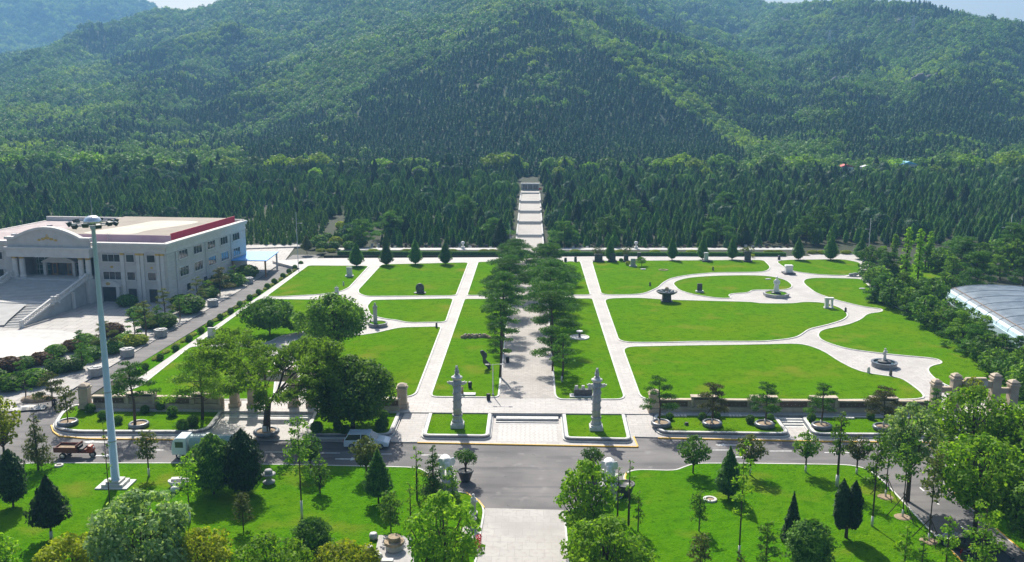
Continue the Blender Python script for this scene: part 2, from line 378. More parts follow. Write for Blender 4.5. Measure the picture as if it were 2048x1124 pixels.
def plant(kind, P, h, w, lf, label, cat='tree', name=None, group=None, clear=.2, leafs=.2, cover=1.0, wash=False, trunk_r=None, bark='bark', lean=0, nl=None):
    rng = rng_(); root = tree_root(name or {'leafy': 'leafy_tree', 'pine': 'pine_tree', 'cypress': 'cypress_tree', 'cone': 'conical_cypress', 'sapling': 'sapling', 'bush': 'round_bush', 'willow': 'spreading_tree', 'spruce': 'young_spruce', 'fat': 'juniper_tree'}[kind], label, cat, P, group, rng.random() * .5)
    z0 = h * clear; r = trunk_r or max(.05, h * .018); tb = MB(); lx = lean * h
    top = (lx, 0, h * .86)
    if kind == 'leafy':
        L = crown_lumps(w, z0, h, rng, nl or 24); tb.tube([(0, 0, -.1), (lx * .3, 0, z0), (lx * .8, 0, z0 + (h - z0) * .6)], [r * 1.25, r, r * .45], 8); limbs(tb, L, (0, 0, z0 * .9), r, rng, .7)
        Q, T = lumpy(L, leafs, cover, rng, .85)
    elif kind == 'olive':
        pass
    elif kind == 'pine':
        n = nl or 15; L = []
        for i in range(n):
            t = i / (n - 1); a = i * 2.4 + rng.random(); q = w / 2 * (1 - .75 * t ** 1.6) * rng.uniform(.45, .88); z = z0 + (h - z0) * (.06 + .88 * t)
            L.append(((q * cos(a) + lx * t, q * sin(a), z), w * .5 * rng.uniform(.24, .50) * (1 - .3 * t)))
        tb.tube([(0, 0, -.1), (lx * .2 + .06 * h * .3, 0, h * .35), (lx * .6, .02 * h, h * .65), (lx, 0, h * .95)], [r * 1.3, r, r * .7, r * .2], 8)
        for c, q in L:
            c = np.array(c); s = np.array((lx * c[2] / h, 0, c[2] - q * .5)); tb.tube([s, (s + c) / 2 + (0, 0, -.1 * q), c], [r * .35, r * .25, r * .08], 5)
        Q, T = lumpy(L, leafs, cover, rng, .30, .2, .8, .1)
    elif kind in ('cypress', 'cone', 'column', 'bush', 'fat'):
        pf = {'cypress': TEAR, 'cone': CONE, 'column': COL_P, 'bush': BALL, 'fat': COL_P}[kind]
        area = pi * w * (h - z0) * .7; n = int(min(9000, cover * 2.2 * area / (leafs * leafs * 1.2)))
        Q, T = shell(pf, h - z0, w, leafs, n, rng, .42, 1.2 if kind != 'bush' else .2, .2, .82); Q = Q + np.array((0, 0, z0))
        tb.tube([(0, 0, -.1), (0, 0, z0 + .3 * (h - z0))], [r, r * .7], 7)
    elif kind in ('sapling', 'spruce'):
        n = nl or 12; L = []
        for i in range(n):
            t = i / (n - 1); a = i * 2.4 + rng.random(); k = (1 - .8 * t) if kind == 'spruce' else (.45 + .55 * sin(pi * (.15 + .75 * t)))
            q = w / 2 * k * rng.uniform(.3, .7); L.append(((q * cos(a) + lx * t, q * sin(a), z0 + (h - z0) * (.03 + .93 * t)), w * .5 * k * rng.uniform(.38, .6) + .04))
        tb.tube([(0, 0, -.1), (lx * .4, 0, h * .5), (lx, 0, h * .97)], [r, r * .75, r * .2], 6)
        for c, q in L: tb.tube([(lx * c[2] / h, 0, c[2] - q * .8), c], [r * .3, r * .1], 4)
        Q, T = lumpy(L, leafs, cover, rng, .75, .5 if kind == 'sapling' else .25, .7, .1)
    elif kind == 'willow':
        tips = []; tb.tube([(0, 0, -.1), (.01 * h, 0, z0 * .5), (.03 * h, 0, z0)], [r * 1.25, r, r * .85], 9)
        for i in range(7):
            a = i * 2 * pi / 7 + rng.random() * .5; p = np.array((.03 * h, 0, z0 * rng.uniform(.8, 1.0))); ln = rng.uniform(.85, 1.1); H_ = h - z0
            q = p + np.array((cos(a) * w * .16 * ln, sin(a) * w * .16 * ln, H_ * rng.uniform(.25, .5))); e = q + np.array((cos(a) * w * .2 * ln, sin(a) * w * .2 * ln, H_ * rng.uniform(.0, .32)))
            tb.tube([p, (p + q) / 2 + rng.normal(0, .2, 3), q, (q + e) / 2 + rng.normal(0, .2, 3), e], [r * .46, r * .38, r * .3, r * .2, r * .08], 7)
            for k in range(7):
                b = a + rng.normal(0, .75); u = rng.random(); s_ = p + (q - p) * .6 if u < .15 else q + (e - q) * rng.random(); d = s_ + np.array((cos(b), sin(b), 0)) * w * rng.uniform(.08, .17) + (0, 0, H_ * rng.uniform(-.05, .30))
                tb.tube([s_, (s_ + d) / 2 + (0, 0, .15), d], [r * .15, r * .1, r * .035], 5)
                for m_ in range(4):
                    g = d + np.array((*rng.normal(0, w * .05, 2), rng.uniform(-.9, .5))); tb.tube([(s_ + d) / 2, (d + g) / 2 + (0, 0, .2), g], [r * .06, r * .04, r * .02], 4); tips.append(g)
                tips += [d, (s_ + d) / 2]
        L = [(tuple(t + rng.normal(0, .25, 3)), w * rng.uniform(.024, .06)) for t in tips for _ in range(2) if t[2] < h]
        Q, T = lumpy(L, leafs, cover, rng, .55, .3, .9, .0)
    t = tb.obj('trunk', bark, root, smooth=True)
    crownobj(soup(Q, T, 'crown', lf), root)
    if wash:
        wh = min(1.2, z0 * .55) if wash is True else wash
        MB().lathe([(r * 1.3 + .012, 0), (r * 1.14 + .012, wh)], n=8).obj('whitewash', 'whitewash', root, smooth=True)
    return root

# ------------------------------------------------------------------ terrain and hills
rgT = np.random.default_rng(5)
def vnoise(x, y, sc, seed):
    g = np.random.default_rng(seed).random((64, 64)); x = np.asarray(x) / sc; y = np.asarray(y) / sc
    xi = np.floor(x).astype(int); yi = np.floor(y).astype(int); fx = x - xi; fy = y - yi
    fx = fx * fx * (3 - 2 * fx); fy = fy * fy * (3 - 2 * fy); f = lambda a, b: g[a % 64, b % 64]
    return (f(xi, yi) * (1 - fx) + f(xi + 1, yi) * fx) * (1 - fy) + (f(xi, yi + 1) * (1 - fx) + f(xi + 1, yi + 1) * fx) * fy
RIDGES = [  # (side slope, [(px, py, distance)...])
    (.56, [(1075, 34, 850), (1150, 78, 800), (1250, 150, 740), (1340, 212, 680), (1420, 258, 610), (1490, 300, 500)]),
    (.42, [(1075, 34, 850), (1000, 80, 800), (900, 140, 740), (780, 200, 660), (640, 262, 560), (520, 305, 460)]),
    (.30, [(1075, 34, 850), (1070, 130, 720), (1068, 220, 590), (1066, 315, 440)]),
    (.36, [(1075, 34, 850), (1050, -30, 1050), (1020, -90, 1350)]),
    (.36, [(-250, 150, 1050), (-60, 112, 1080), (60, 96, 1120), (170, 76, 1180), (260, 58, 1230), (330, 40, 1280), (400, 18, 1300), (560, -40, 1320), (800, -90, 1380), (1020, -90, 1400), (1250, -70, 1500), (1400, -35, 1550), (1500, 0, 1550), (1580, 8, 1500), (1640, 12, 1400)]),
    (.36, [(560, -50, 1320), (470, 60, 1050), (350, 150, 850), (230, 235, 660), (120, 300, 490)]),
    (.36, [(800, -90, 1380), (780, 10, 1250), (730, 100, 1100), (660, 180, 960)]),
    (.36, [(170, 62, 1180), (110, 150, 900), (20, 240, 660), (-60, 300, 500)]),
    (.42, [(1250, -70, 1500), (1235, 30, 1400), (1340, 100, 1280), (1410, 170, 1120)]),
    (.38, [(1600, 25, 1300), (1660, 12, 1120), (1750, 4, 1020), (1850, 8, 960), (1930, 26, 910), (2000, 48, 880), (2060, 66, 850), (2200, 120, 800), (2400, 190, 760)]),
    (.38, [(1750, 4, 1020), (1720, 90, 850), (1690, 180, 680), (1650, 285, 490)]),
    (.38, [(1930, 26, 910), (1910, 120, 740), (1890, 210, 600), (1860, 300, 470)]),
    (.36, [(1600, 25, 1300), (1560, 110, 1050), (1570, 190, 850), (1590, 270, 600)]),
    (.36, [(2200, 120, 800), (2140, 220, 600), (2100, 300, 470)]),
    (.42, [(-400, -60, 2700), (-100, -40, 2700), (80, -30, 2650), (200, -12, 2600), (262, 4, 2550), (300, 26, 2500), (340, 34, 2500), (430, 70, 2450)]),
]
def base_z(Y): return np.where(Y < 237, 0.0, .6 + .0352 * (Y - 237) - .55 * np.exp(-(Y - 237) / 8.0))
def hill_z(X, Y):
    X = np.asarray(X, float); Y = np.asarray(Y, float); b = base_z(Y); z = np.full(X.shape, -50.0)
    for sl_, pts in RIDGES:
        far_ = (lambda y: y) if pts[0][:2] == (1075, 34) else (lambda y: y if y < 600 else min(2750, 600 + (y - 600) * 1.45))
        P = [GY(a, b, far_(c)) for a, b, c in pts]
        for A, B in zip(P[:-1], P[1:]):
            d = B - A; L2 = d[0] ** 2 + d[1] ** 2; t = np.clip(((X - A[0]) * d[0] + (Y - A[1]) * d[1]) / L2, 0, 1)
            dist = np.hypot(X - A[0] - t * d[0], Y - A[1] - t * d[1]); h = A[2] - 4 + t * d[2]
            h = h - sl_ * (np.sqrt(dist * dist + 18 ** 2) - 18); k = 10.0
            z = np.maximum(z, h) + np.maximum(k - np.abs(z - h), 0) ** 2 / (4 * k)
    far = np.clip((Y - 420) / 200, 0, 1)
    z = z + far * ((vnoise(X, Y, 90, 1) - .5) * 14 + (vnoise(X, Y, 35, 2) - .5) * 7) + np.clip((Y - 880) / 250, 0, 1) * ((1 - np.abs(2 * vnoise(X * 1.3 + .25 * Y, Y * .45, 120, 4) - 1)) * 34 - 26 + (vnoise(X, Y, 55, 6) - .5) * 14)
    k = 8.0; return np.where(Y < 380, b, np.maximum(b, z) + np.maximum(k - np.abs(z - b), 0) ** 2 / (4 * k))
gx = np.concatenate([np.arange(-1900, -420, 20), np.arange(-420, 420, 7.0), np.arange(420, 1500, 20)])
gy = np.concatenate([np.arange(40, 237, 20), np.arange(237, 400, 5), np.arange(400, 1000, 7.0), np.arange(1000, 3000, 16)])
GX, GYY = np.meshgrid(gx, gy); GZ_ = hill_z(GX, GYY)
GZ_ = np.where(GYY < 240, -.12, GZ_ - .05); GZ_ = np.where((np.abs(GX) < 7.6) & (GYY > 230) & (GYY < 347), GZ_ - .9, GZ_)
def tz(X, Y):
    X = np.atleast_1d(np.asarray(X, float)); Y = np.atleast_1d(np.asarray(Y, float))
    i = np.clip(np.searchsorted(gx, X) - 1, 0, len(gx) - 2); j = np.clip(np.searchsorted(gy, Y) - 1, 0, len(gy) - 2)
    u = np.clip((X - gx[i]) / (gx[i + 1] - gx[i]), 0, 1); v = np.clip((Y - gy[j]) / (gy[j + 1] - gy[j]), 0, 1)
    return (GZ_[j, i] * (1 - u) + GZ_[j, i + 1] * u) * (1 - v) + (GZ_[j + 1, i] * (1 - u) + GZ_[j + 1, i + 1] * u) * v
def grid_obj(name, m, r0, r1):
    X, Y, Z = GX[r0:r1], GYY[r0:r1], GZ_[r0:r1]; ny, nx = X.shape
    idx = np.arange(nx * ny).reshape(ny, nx); q = np.stack([idx[:-1, :-1], idx[:-1, 1:], idx[1:, 1:], idx[1:, :-1]], -1).reshape(-1, 4)
    me = bpy.data.meshes.new(name); V = np.stack([X, Y, Z], -1).reshape(-1, 3)
    me.vertices.add(len(V)); me.vertices.foreach_set('co', V.astype(np.float32).ravel())
    me.loops.add(4 * len(q)); me.loops.foreach_set('vertex_index', q.astype(np.int32).ravel())
    me.polygons.add(len(q)); me.polygons.foreach_set('loop_start', np.arange(0, 4 * len(q), 4, dtype=np.int32)); me.polygons.foreach_set('loop_total', np.full(len(q), 4, np.int32))
    me.polygons.foreach_set('use_smooth', [True] * len(q)); me.materials.append(MATS[m]); me.update(calc_edges=True)
    o = bpy.data.objects.new(name, me); COL.objects.link(o); return tag(o, kind='structure')
jr = int(np.searchsorted(gy, 400))
grid_obj('ground', 'soil', 0, jr + 1); grid_obj('hills', 'hill_soil', jr, len(gy))

# ------------------------------------------------------------------ far woods: one object of instanced trees
def proto(name, Q, T, m):
    me = soup(Q, T, name, m); return bpy.data.objects.new(name, me)   # never linked: only the wood uses it
def scatter(name, P, kind, size, rz, protos, label, knd='stuff'):
    me = bpy.data.meshes.new(name); me.vertices.add(len(P)); me.vertices.foreach_set('co', np.asarray(P, np.float32).ravel())
    a = me.attributes.new('kind_index', 'INT', 'POINT'); a.data.foreach_set('value', np.asarray(kind, np.int32))
    a = me.attributes.new('size', 'FLOAT_VECTOR', 'POINT'); a.data.foreach_set('vector', np.asarray(size, np.float32).ravel())
    a = me.attributes.new('turn', 'FLOAT_VECTOR', 'POINT'); a.data.foreach_set('vector', np.stack([0 * rz, 0 * rz, rz], 1).astype(np.float32).ravel())
    me.update(); o = bpy.data.objects.new(name, me); COL.objects.link(o); tag(o, label, None, None, knd)
    g = bpy.data.node_groups.new(name, 'GeometryNodeTree')
    g.interface.new_socket('Geometry', in_out='INPUT', socket_type='NodeSocketGeometry'); g.interface.new_socket('Geometry', in_out='OUTPUT', socket_type='NodeSocketGeometry')
    i = g.nodes.new('NodeGroupInput'); out = g.nodes.new('NodeGroupOutput'); j = g.nodes.new('GeometryNodeJoinGeometry')
    def attr(nm, ty):
        n = g.nodes.new('GeometryNodeInputNamedAttribute'); n.data_type = ty; n.inputs['Name'].default_value = nm
        return [s for s in n.outputs if s.enabled and s.name == 'Attribute'][0]
    k = attr('kind_index', 'INT'); sz = attr('size', 'FLOAT_VECTOR'); tr = attr('turn', 'FLOAT_VECTOR')
    for q, ob in enumerate(protos):
        info = g.nodes.new('GeometryNodeObjectInfo'); info.inputs['Object'].default_value = ob
        try: info.inputs['As Instance'].default_value = True
        except Exception: pass
        c = g.nodes.new('FunctionNodeCompare'); c.data_type = 'INT'; c.operation = 'EQUAL'
        ins = [s for s in c.inputs if s.enabled]; g.links.new(k, ins[0]); ins[1].default_value = q
        n = g.nodes.new('GeometryNodeInstanceOnPoints')
        g.links.new(i.outputs[0], n.inputs['Points']); g.links.new(c.outputs[0], n.inputs['Selection']); g.links.new(info.outputs['Geometry'], n.inputs['Instance'])
        g.links.new(tr, n.inputs['Rotation']); g.links.new(sz, n.inputs['Scale']); g.links.new(n.outputs[0], j.inputs[0])
    g.links.new(j.outputs[0], out.inputs[0])
    md = o.modifiers.new('trees', 'NODES'); md.node_group = g; return o
def wood_protos():
    out = []; r = np.random.default_rng(77)
    for v in range(2):                        # unit shrubs/broad crowns: about 1 wide, .8 high
        for m in ('wood_light', 'wood_yellow') if v else ('wood_light',):
            L = [((0, 0, .45), .34)] + [((.28 * cos(a), .28 * sin(a), .40 + .12 * r.random()), .22) for a in np.arange(5) * 1.26 + r.random()] + [((0.05, 0, .68), .2)]
            Q, T = lumpy(L, .085, .95, r, .9, .6, .5, .7); out.append(proto('broadleaf_crown', Q, T, m))
    for v in range(2):                        # unit conifers: 1 high, .45 wide
        Q, T = shell(CONE if v else (lambda t: min(1, .5 + 2 * t) * max(.03, 1 - t) ** .8), 1, .46, .075, 130, r, .45, .6, .25, .7); out.append(proto('conifer_crown', Q, T, 'wood_dark'))
    return out
WOODP = wood_protos()                         # 0 light, 1 light, 2 yellow, 3/4 conifers
def hill_points():
    PP = []; KK = []; SS = []
    for y0, y1, st in ((388, 560, 3.6), (560, 820, 4.2), (820, 1250, 5.6), (1250, 1900, 8.0), (1900, 2900, 12.0)):
        Ys = np.arange(y0, y1, st)
        hw = 1024 / F * y1 * 1.12 + 40
        X, Y = np.meshgrid(np.arange(-hw - 30, hw, st), Ys); X = X.ravel() + rgT.uniform(-.5, .5, X.size) * st; Y = Y.ravel() + rgT.uniform(-.5, .5, Y.size) * st
        Z = tz(X, Y); v = np.stack([X, Y, Z], 1) - CP; d = v @ FW; px = 1024 + F * (v @ RT) / d; py = 562 - F * (v @ UP) / d
        if y0 >= 1900: ok = (px > -160) & (py > -90) & (px < 620) & (py < 140)
        else: ok = (px > -260) & (px < 2320) & (py > -130) & ((y0 < 1250) | (py < 230))
        # leave out slopes that fall away from the camera
        e = 6.0; nx = -(tz(X + e, Y) - tz(X - e, Y)) / (2 * e); ny = -(tz(X, Y + e) - tz(X, Y - e)) / (2 * e)
        ok &= (-(v[:, 0] * nx + v[:, 1] * ny + v[:, 2]) / np.linalg.norm(v, axis=1)) > -.10
        X, Y, Z, px, py = X[ok], Y[ok], Z[ok], px[ok], py[ok]; n = len(X)
        # conifers in patches, fewer up high, a belt of them low on the slopes
        c = .50 * vnoise(X, Y, 45, 8) + .50 * vnoise(X, Y, 17, 9)
        g = lambda x, y, a, b, k: k * np.exp(-((px - x) / a) ** 2 - ((py - y) / b) ** 2)
        t_ = np.clip((py - 34) / 270, 0, 1); left = 1000 - 530 * t_; right = 1110 + 380 * t_
        ins = np.clip((px - left) / 40, 0, 1) * np.clip((right - px) / 30, 0, 1) * (py > 26)
        bias = -.27 + ins * (.36 + .30 * np.clip((py - 60) / 150, 0, 1)) + g(225, 100, 80, 32, .5) + g(420, 205, 160, 70, .55) + g(330, 160, 50, 30, .3) + g(60, 285, 260, 45, .3) + g(330, 290, 200, 30, .2) + g(1720, 255, 420, 75, .62) + g(1980, 180, 140, 100, .5) + g(1700, 120, 40, 50, .35) + g(1880, 25, 200, 20, .4) + g(1600, 130, 100, 60, .15) + g(1420, 300, 60, 30, .3) + g(700, 40, 60, 25, .25) + g(1270, 60, 150, 45, .42) + g(1390, 150, 80, 60, .25) - g(1120, 190, 120, 40, .25) - g(650, 190, 70, 60, .25) - g(800, 90, 120, 40, .1)
        con = c + bias + rgT.normal(0, .10, n) > .56
        edge = (np.abs(px - right - 14) < 26) & (py > 30) & (py < 305); con &= ~edge; ye = ((vnoise(X, Y, 40, 14) + rgT.random(n) * .35) > .98) | (edge & (rgT.random(n) < .55))
        k = np.where(con, 3 + (rgT.random(n) < .5), np.where(ye, 2, (rgT.random(n) < .5)))
        s = st * rgT.uniform(.75, 1.55, n)
        s = np.where(con, s, s * .95); sc = np.where(con[:, None], np.stack([s * 1.75, s * 1.75, s * rgT.uniform(.95, 1.3, n)], 1), np.stack([s * 1.3, s * 1.3, s * rgT.uniform(1.0, 1.5, n)], 1))
        PP.append(np.stack([X, Y, Z - .2], 1)); KK.append(k); SS.append(sc)
    return np.concatenate(PP), np.concatenate(KK), np.concatenate(SS)
HP, HK, HS = hill_points()
print('hill trees', len(HP))
scatter('hill_woodland', HP, HK, HS, rgT.uniform(0, 6.28, len(HP)), WOODP, 'mixed scrub and conifer woodland covering the hills')

# ------------------------------------------------------------------ roads, paving, lawns
GZ = .6
road = [G(x, y)[:2] for x, y in ((-80, 800), (100, 800), (140, 785), (250, 717), (480, 582), (560, 530))] + [(-57.2, 204), (-57.6, 214), (-50.5, 214), (-50.8, 196)] + \
       [G(x, y)[:2] for x, y in ((480, 605), (262, 737), (165, 800), (110, 838))] + [(-48, 97), (40, 97), (60, 90), (75, 60), (75, 40), (-75, 40), (-75, 95)]
struct(MB().prism([tuple(p) for p in road], -.10, 0), 'road', 'asphalt')
# paving sheets
fr_y = G(1024, 826, GZ)[1]
plaza = [(-50.8, 106), (-50.3, 192)] + gp([(545, 522), (617, 516.5), (1000, 514.5), (1700, 508), (1735, 512), (1745, 560), (1790, 620)], GZ) + gp([(1900, 726), (2040, 800), (2050, 828)], GZ) + [(50, fr_y), (-44.5, fr_y)] + gp([(170, 822), (178, 800)], GZ)
struct(MB().prism(plaza, -.1, GZ), 'plaza', 'plaza_paving')
kerb_line = [(104, 850), (108, 862), (120, 871), (175, 876), (362, 878), (512, 879), (781, 883.5), (836, 884), (1274, 892.5), (1266, 873), (1317, 874.7), (1648, 881.6), (1884, 884), (1960, 880)]
apron = gp(kerb_line, .12) + [(50, fr_y + 2), (-46.5, fr_y + 2)]
struct(MB().prism(apron, -.05, .12, 0), 'pavement', 'plaza_paving')
yk = MB()
for a, b in zip(kerb_line[:-1], kerb_line[1:]):
    if (a[0], b[0]) in ((512, 781), (781, 836), (1266, 1317)): continue
    A = np.array(G(*a, .12)[:2]); B = np.array(G(*b, .12)[:2]); d = B - A; L = np.linalg.norm(d); n = np.array((d[1], -d[0])) / L
    yk.box((*((A + B) / 2 + n * .07), -.02), (L + .1, .16, .15), atan2(d[1], d[0]))
struct(yk, 'kerb', 'paint_yellow')
ave = gp([(996, 797), (1111, 797)], GZ) + [(2.9, 207), (-3.9, 207)]
struct(MB().sheet([(*p, GZ + .004) for p in ave]), 'avenue', 'avenue_paving')
struct(MB().prism(gp([(965, 1016), (1128, 1020), (1139, 1124), (1150, 1330), (925, 1330), (950, 1124)]), -.05, .004), 'entrance_paving', 'entry_paving')
court = gp([(-250, 640), (-250, 900), (-60, 840), (60, 800)]) + [(-57.9, 105), (-57.7, 122), (-56.6, 170), (-57.3, 206)] + gp([(590, 494), (480, 500)]) + [(-66, 190), (-72, 160), (-110, 160)]
struct(MB().prism(court, -.1, .06), 'forecourt', 'court_paving')
cq = G(-20, 702, .06)
ci = MB().lathe([(13.0, 0), (13.0, .064)], (cq[0], cq[1], .0), 48, 0).lathe([(8.0, .0), (8.0, .068)], (cq[0], cq[1], .0), 48, 1)
struct(ci, 'paving_circle', ['court_grey', 'inlay_white'])
struct(MB().prism(gp([(485, 497), (600, 493), (665, 470), (692, 441), (676, 441), (640, 470), (590, 489), (485, 490)], .3), .0, .34), 'footpath', 'court_paving')

LAWN = []
def lawn(pts, z=GZ, h=.05, m='lawn_grass', r=1.2, kerb='kerb_stone', kw=.22, name='lawn', dark=False, kh=.10):
    p = rounded(gp(pts, z + h), r); struct(MB().prism(p, z - .08, z + h), name, m)
    if kerb:
        q = offset(p, kw); k = MB(); ring(k, p, q, z - .08, z + kh)
        if dark: ring(k, offset(p, -.0), offset(p, -.10), z - .02, z + h + .02, 0)
        struct(k, 'kerb', kerb)
    LAWN.append(p); return p
lawn([(617, 531), (737, 532), (697, 575), (680, 583), (642, 588.5), (560, 593), (533, 593)])
lawn([(764, 529), (936, 525), (911, 591), (734, 592.5), (719, 587), (717, 580)])
lawn([(957, 524), (1025, 523.5), (1019, 590), (935, 590.5)], r=.8)
lawn([(745, 600), (906, 597), (890, 644), (816, 645), (795, 640), (768, 637), (742, 630), (735, 612)])
lawn([(882, 653), (800, 655), (747, 667), (690, 674), (614, 674), (580, 684), (574, 700), (600, 722), (622, 740), (640, 765), (650, 796), (812, 794), (830, 788)])
lawn([(382, 693), (500, 693), (530, 703), (548, 725), (550, 750), (545, 798), (210, 800), (283, 772)])
lawn([(517, 598), (700, 600), (728, 622), (728, 642), (690, 654), (600, 664), (560, 672), (535, 685), (397, 686)])
lawn([(930, 598), (1018, 598), (995, 794), (868, 793), (864, 789)], r=.8)
lawn([(1090, 523), (1160, 523), (1180, 589.5), (1095, 589.5)], r=.8)
lawn([(1096, 597), (1184, 597), (1247, 793), (1240, 798), (1118, 798), (1112, 790)], r=.8)
lawn([(1184, 522), (1527, 520), (1540, 534), (1535, 541), (1520, 544), (1427, 545), (1380, 549), (1342, 556), (1325, 565), (1315, 575), (1290, 586), (1270, 589), (1204, 589.5)], r=2)
lawn([(1346, 567), (1355, 561), (1380, 555), (1430, 551.5), (1500, 550.5), (1542, 552.5), (1572, 560), (1584, 570), (1581, 576), (1568, 579.5), (1502, 579.5), (1498, 585), (1462, 587), (1455, 591), (1464, 596), (1440, 596.5), (1392, 590), (1360, 581)], r=2)
lawn([(1209, 597), (1275, 595.5), (1310, 598), (1345, 600), (1505, 604), (1520, 607), (1587, 607), (1610, 603.5), (1651, 605.5), (1685, 617.5), (1696, 630), (1685, 640), (1653, 649.6), (1616, 657.6), (1603, 668), (1587, 676), (1536, 681.6), (1505, 682.5), (1380, 682.5), (1330, 684.5), (1240, 684.5)], r=2.5)
lawn([(1246, 694), (1300, 692.5), (1380, 691), (1500, 689.5), (1600, 687), (1629, 695), (1653, 706), (1676, 722), (1711, 740), (1743, 748), (1797, 755), (1813, 763), (1845, 787), (1846, 798), (1285, 801)], r=2.5)
lawn([(1553, 523), (1570, 520), (1685, 518.5), (1720, 525), (1720, 548), (1693, 551), (1643, 549.5), (1587, 543), (1565, 532)], r=2)
lawn([(1613, 557.5), (1637, 555.6), (1723, 557.5), (1745, 580), (1776, 607), (1819, 628), (1883, 660), (1952, 714), (2009, 752), (2060, 790), (2060, 815), (1994, 802), (1898, 773), (1870, 757), (1856, 741), (1862, 732), (1889, 726.5), (1875, 716.5), (1797, 710), (1743, 704), (1692, 697), (1646, 682), (1636, 671), (1643, 660), (1696, 649.6), (1723, 639), (1736, 627), (1766, 624), (1766, 617.5), (1728, 613.5), (1669, 599), (1632, 585.5), (1611, 569.5), (1607, 563)], r=2)
# ground cover strip between road and garden on the left, rough grass on the right
struct(MB().prism([(-54.2, 118), (-50.85, 112), (-50.35, 193), (-51.1, 193)], 0, .16), 'ground_cover', 'near_grass', kind='stuff', label='low yellow green ground cover strip beside the left road')
struct(MB().prism(gp([(1720, 512), (2250, 505), (2250, 830), (2100, 826), (2020, 752), (1955, 712), (1886, 658), (1822, 626), (1780, 606), (1748, 578)], .4), 0, .40), 'rough_grass', 'soil')
struct(MB().prism(gp([(1745, 545), (1880, 520), (1925, 560), (1870, 590), (1800, 580)], .45), .1, .45), 'lawn', 'lawn_grass')
# near lawns
lawn([(-60, 955), (42, 926.5), (350, 926.5), (600, 930), (830, 935), (850, 942), (858, 955), (868, 973), (888, 982), (932, 985), (955, 1000), (967, 1018), (948, 1124), (920, 1330), (-500, 1330)], 0, .10, 'near_grass', 1.5, 'kerb_stone', .16, kh=.12)
lawn([(1249, 957), (1252, 947), (1266, 941), (1290, 939.5), (1350, 942), (1370, 934), (1390, 927), (1500, 927), (1642, 929), (1696, 930), (1726, 935.5), (1748, 947), (1773, 970), (1811, 1010), (1848, 1050), (1886, 1088), (1923, 1122), (2100, 1330), (1155, 1330), (1140, 1124), (1130, 1023), (1160, 1014), (1230, 1006), (1258, 985), (1256, 972)], 0, .10, 'near_grass', 1.5, 'kerb_stone', .16, kh=.12)
lawn([(1880, 934), (1920, 929), (2150, 924), (2300, 1250), (2130, 1165), (2048, 1104), (1961, 1030), (1898, 975), (1884, 958)], 0, .10, 'near_grass', 1.5, 'kerb_stone', .16, kh=.12)
yb = MB()
for pts in ([(2048, 1107), (1961, 1033), (1898, 978)], [(855, 952), (867, 976), (886, 985)], [(932, 987), (957, 1003), (968, 1017)], [(1250, 958), (1255, 972), (1256, 986)], [(1900, 1102), (1925, 1126)], [(1253, 947), (1250, 957)]):
    for a, b in zip(pts[:-1], pts[1:]):
        A = np.array(G(*a)[:2]); B = np.array(G(*b)[:2]); d = B - A; yb.box((*((A + B) / 2), .0), (np.linalg.norm(d) + .1, .14, .135), atan2(d[1], d[0]))
struct(yb, 'kerb', 'paint_yellow')
# raised beds in front of the walls
def bed(pts, top=.46, r=.8):
    p = rounded(gp(pts, top), r); struct(MB().prism(p, .1, top), 'lawn', 'lawn_grass')
    q1, q2 = offset(p, .34), offset(p, .46); k = MB(); ring(k, p, q1, .1, top + .10, 0); ring(k, q1, q2, .1, top + .06, 1); ring(k, q2, offset(p, .60), .1, .28, 0)
    struct(k, 'bed_border', ['kerb_stone', 'kerb_dark']); return p
bed([(152, 809.5), (446, 813), (412, 858), (385, 861.5), (152, 861), (122, 856), (116, 846), (128, 826)], r=1.2)
bed([(638, 817), (798, 818), (776, 868), (632, 868), (620, 860)])
bed([(866, 822), (977, 824), (971, 870.5), (853, 869)], r=.4)
bed([(1131, 827.5), (1243, 829), (1254, 877), (1137, 874.5)], r=.4)
bed([(1313, 831), (1547, 834), (1571, 866), (1326, 862.5), (1318, 852)])
bed([(1610, 835), (1884, 837.5), (1884, 868), (1632, 866.5)])
# front steps, ramps
def pt(x, y, z): return tuple(G(x, y, z))
st = MB(); yA = G(1050, 823, GZ)[1]; xa, xb = G(988, 835, .4)[0] + .25, G(1121, 835, .4)[0] - .25
for i in range(5):
    z = GZ - .095 * (i + 1) + .0; st.box(((xa + xb) / 2, yA - .34 * (i + .5) - (1.2 if i > 2 else 0), .1), (xb - xa, .34 + (1.2 if i == 2 else 0) * 1.0, z - .1 + .004))
for i in range(5): st.box(((xa + xb) / 2, yA - .34 * (i + 1) - (1.2 if i >= 2 else 0) - .012, .1), (xb - xa - .02, .02, GZ - .095 * (i + 1) - .1 - .01), 0, 1)  # dark strips put the shade of the risers into their colour
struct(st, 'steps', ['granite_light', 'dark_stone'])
zz = MB(); x0, y0, x1, y1 = xa + .3, G(1050, 882, .12)[1], xb - .3, G(1050, 849, .12)[1]
for i in range(13):
    for j in range(12):
        ax = x0 + (x1 - x0) * i / 13; ay = y0 + (y1 - y0) * j / 12; w = (x1 - x0) / 13; h = (y1 - y0) / 12
        zz.add([(ax, ay, .124), (ax + w, ay, .124), (ax + w * (.5 if j % 2 else 1), ay + h, .124)], [(0, 1, 2)])
struct(zz, 'paving_inlay', 'inlay_white')
def ramp(a, b, c, d): struct(MB().add([pt(*a, GZ + .002), pt(*b, GZ + .002), pt(*c, .124), pt(*d, .124)], [(0, 1, 2, 3)]), 'ramp', 'plaza_paving')
ramp((815, 812), (862, 812), (838, 883), (785, 881)); ramp((1250, 818), (1304, 822), (1311, 873), (1263, 873))
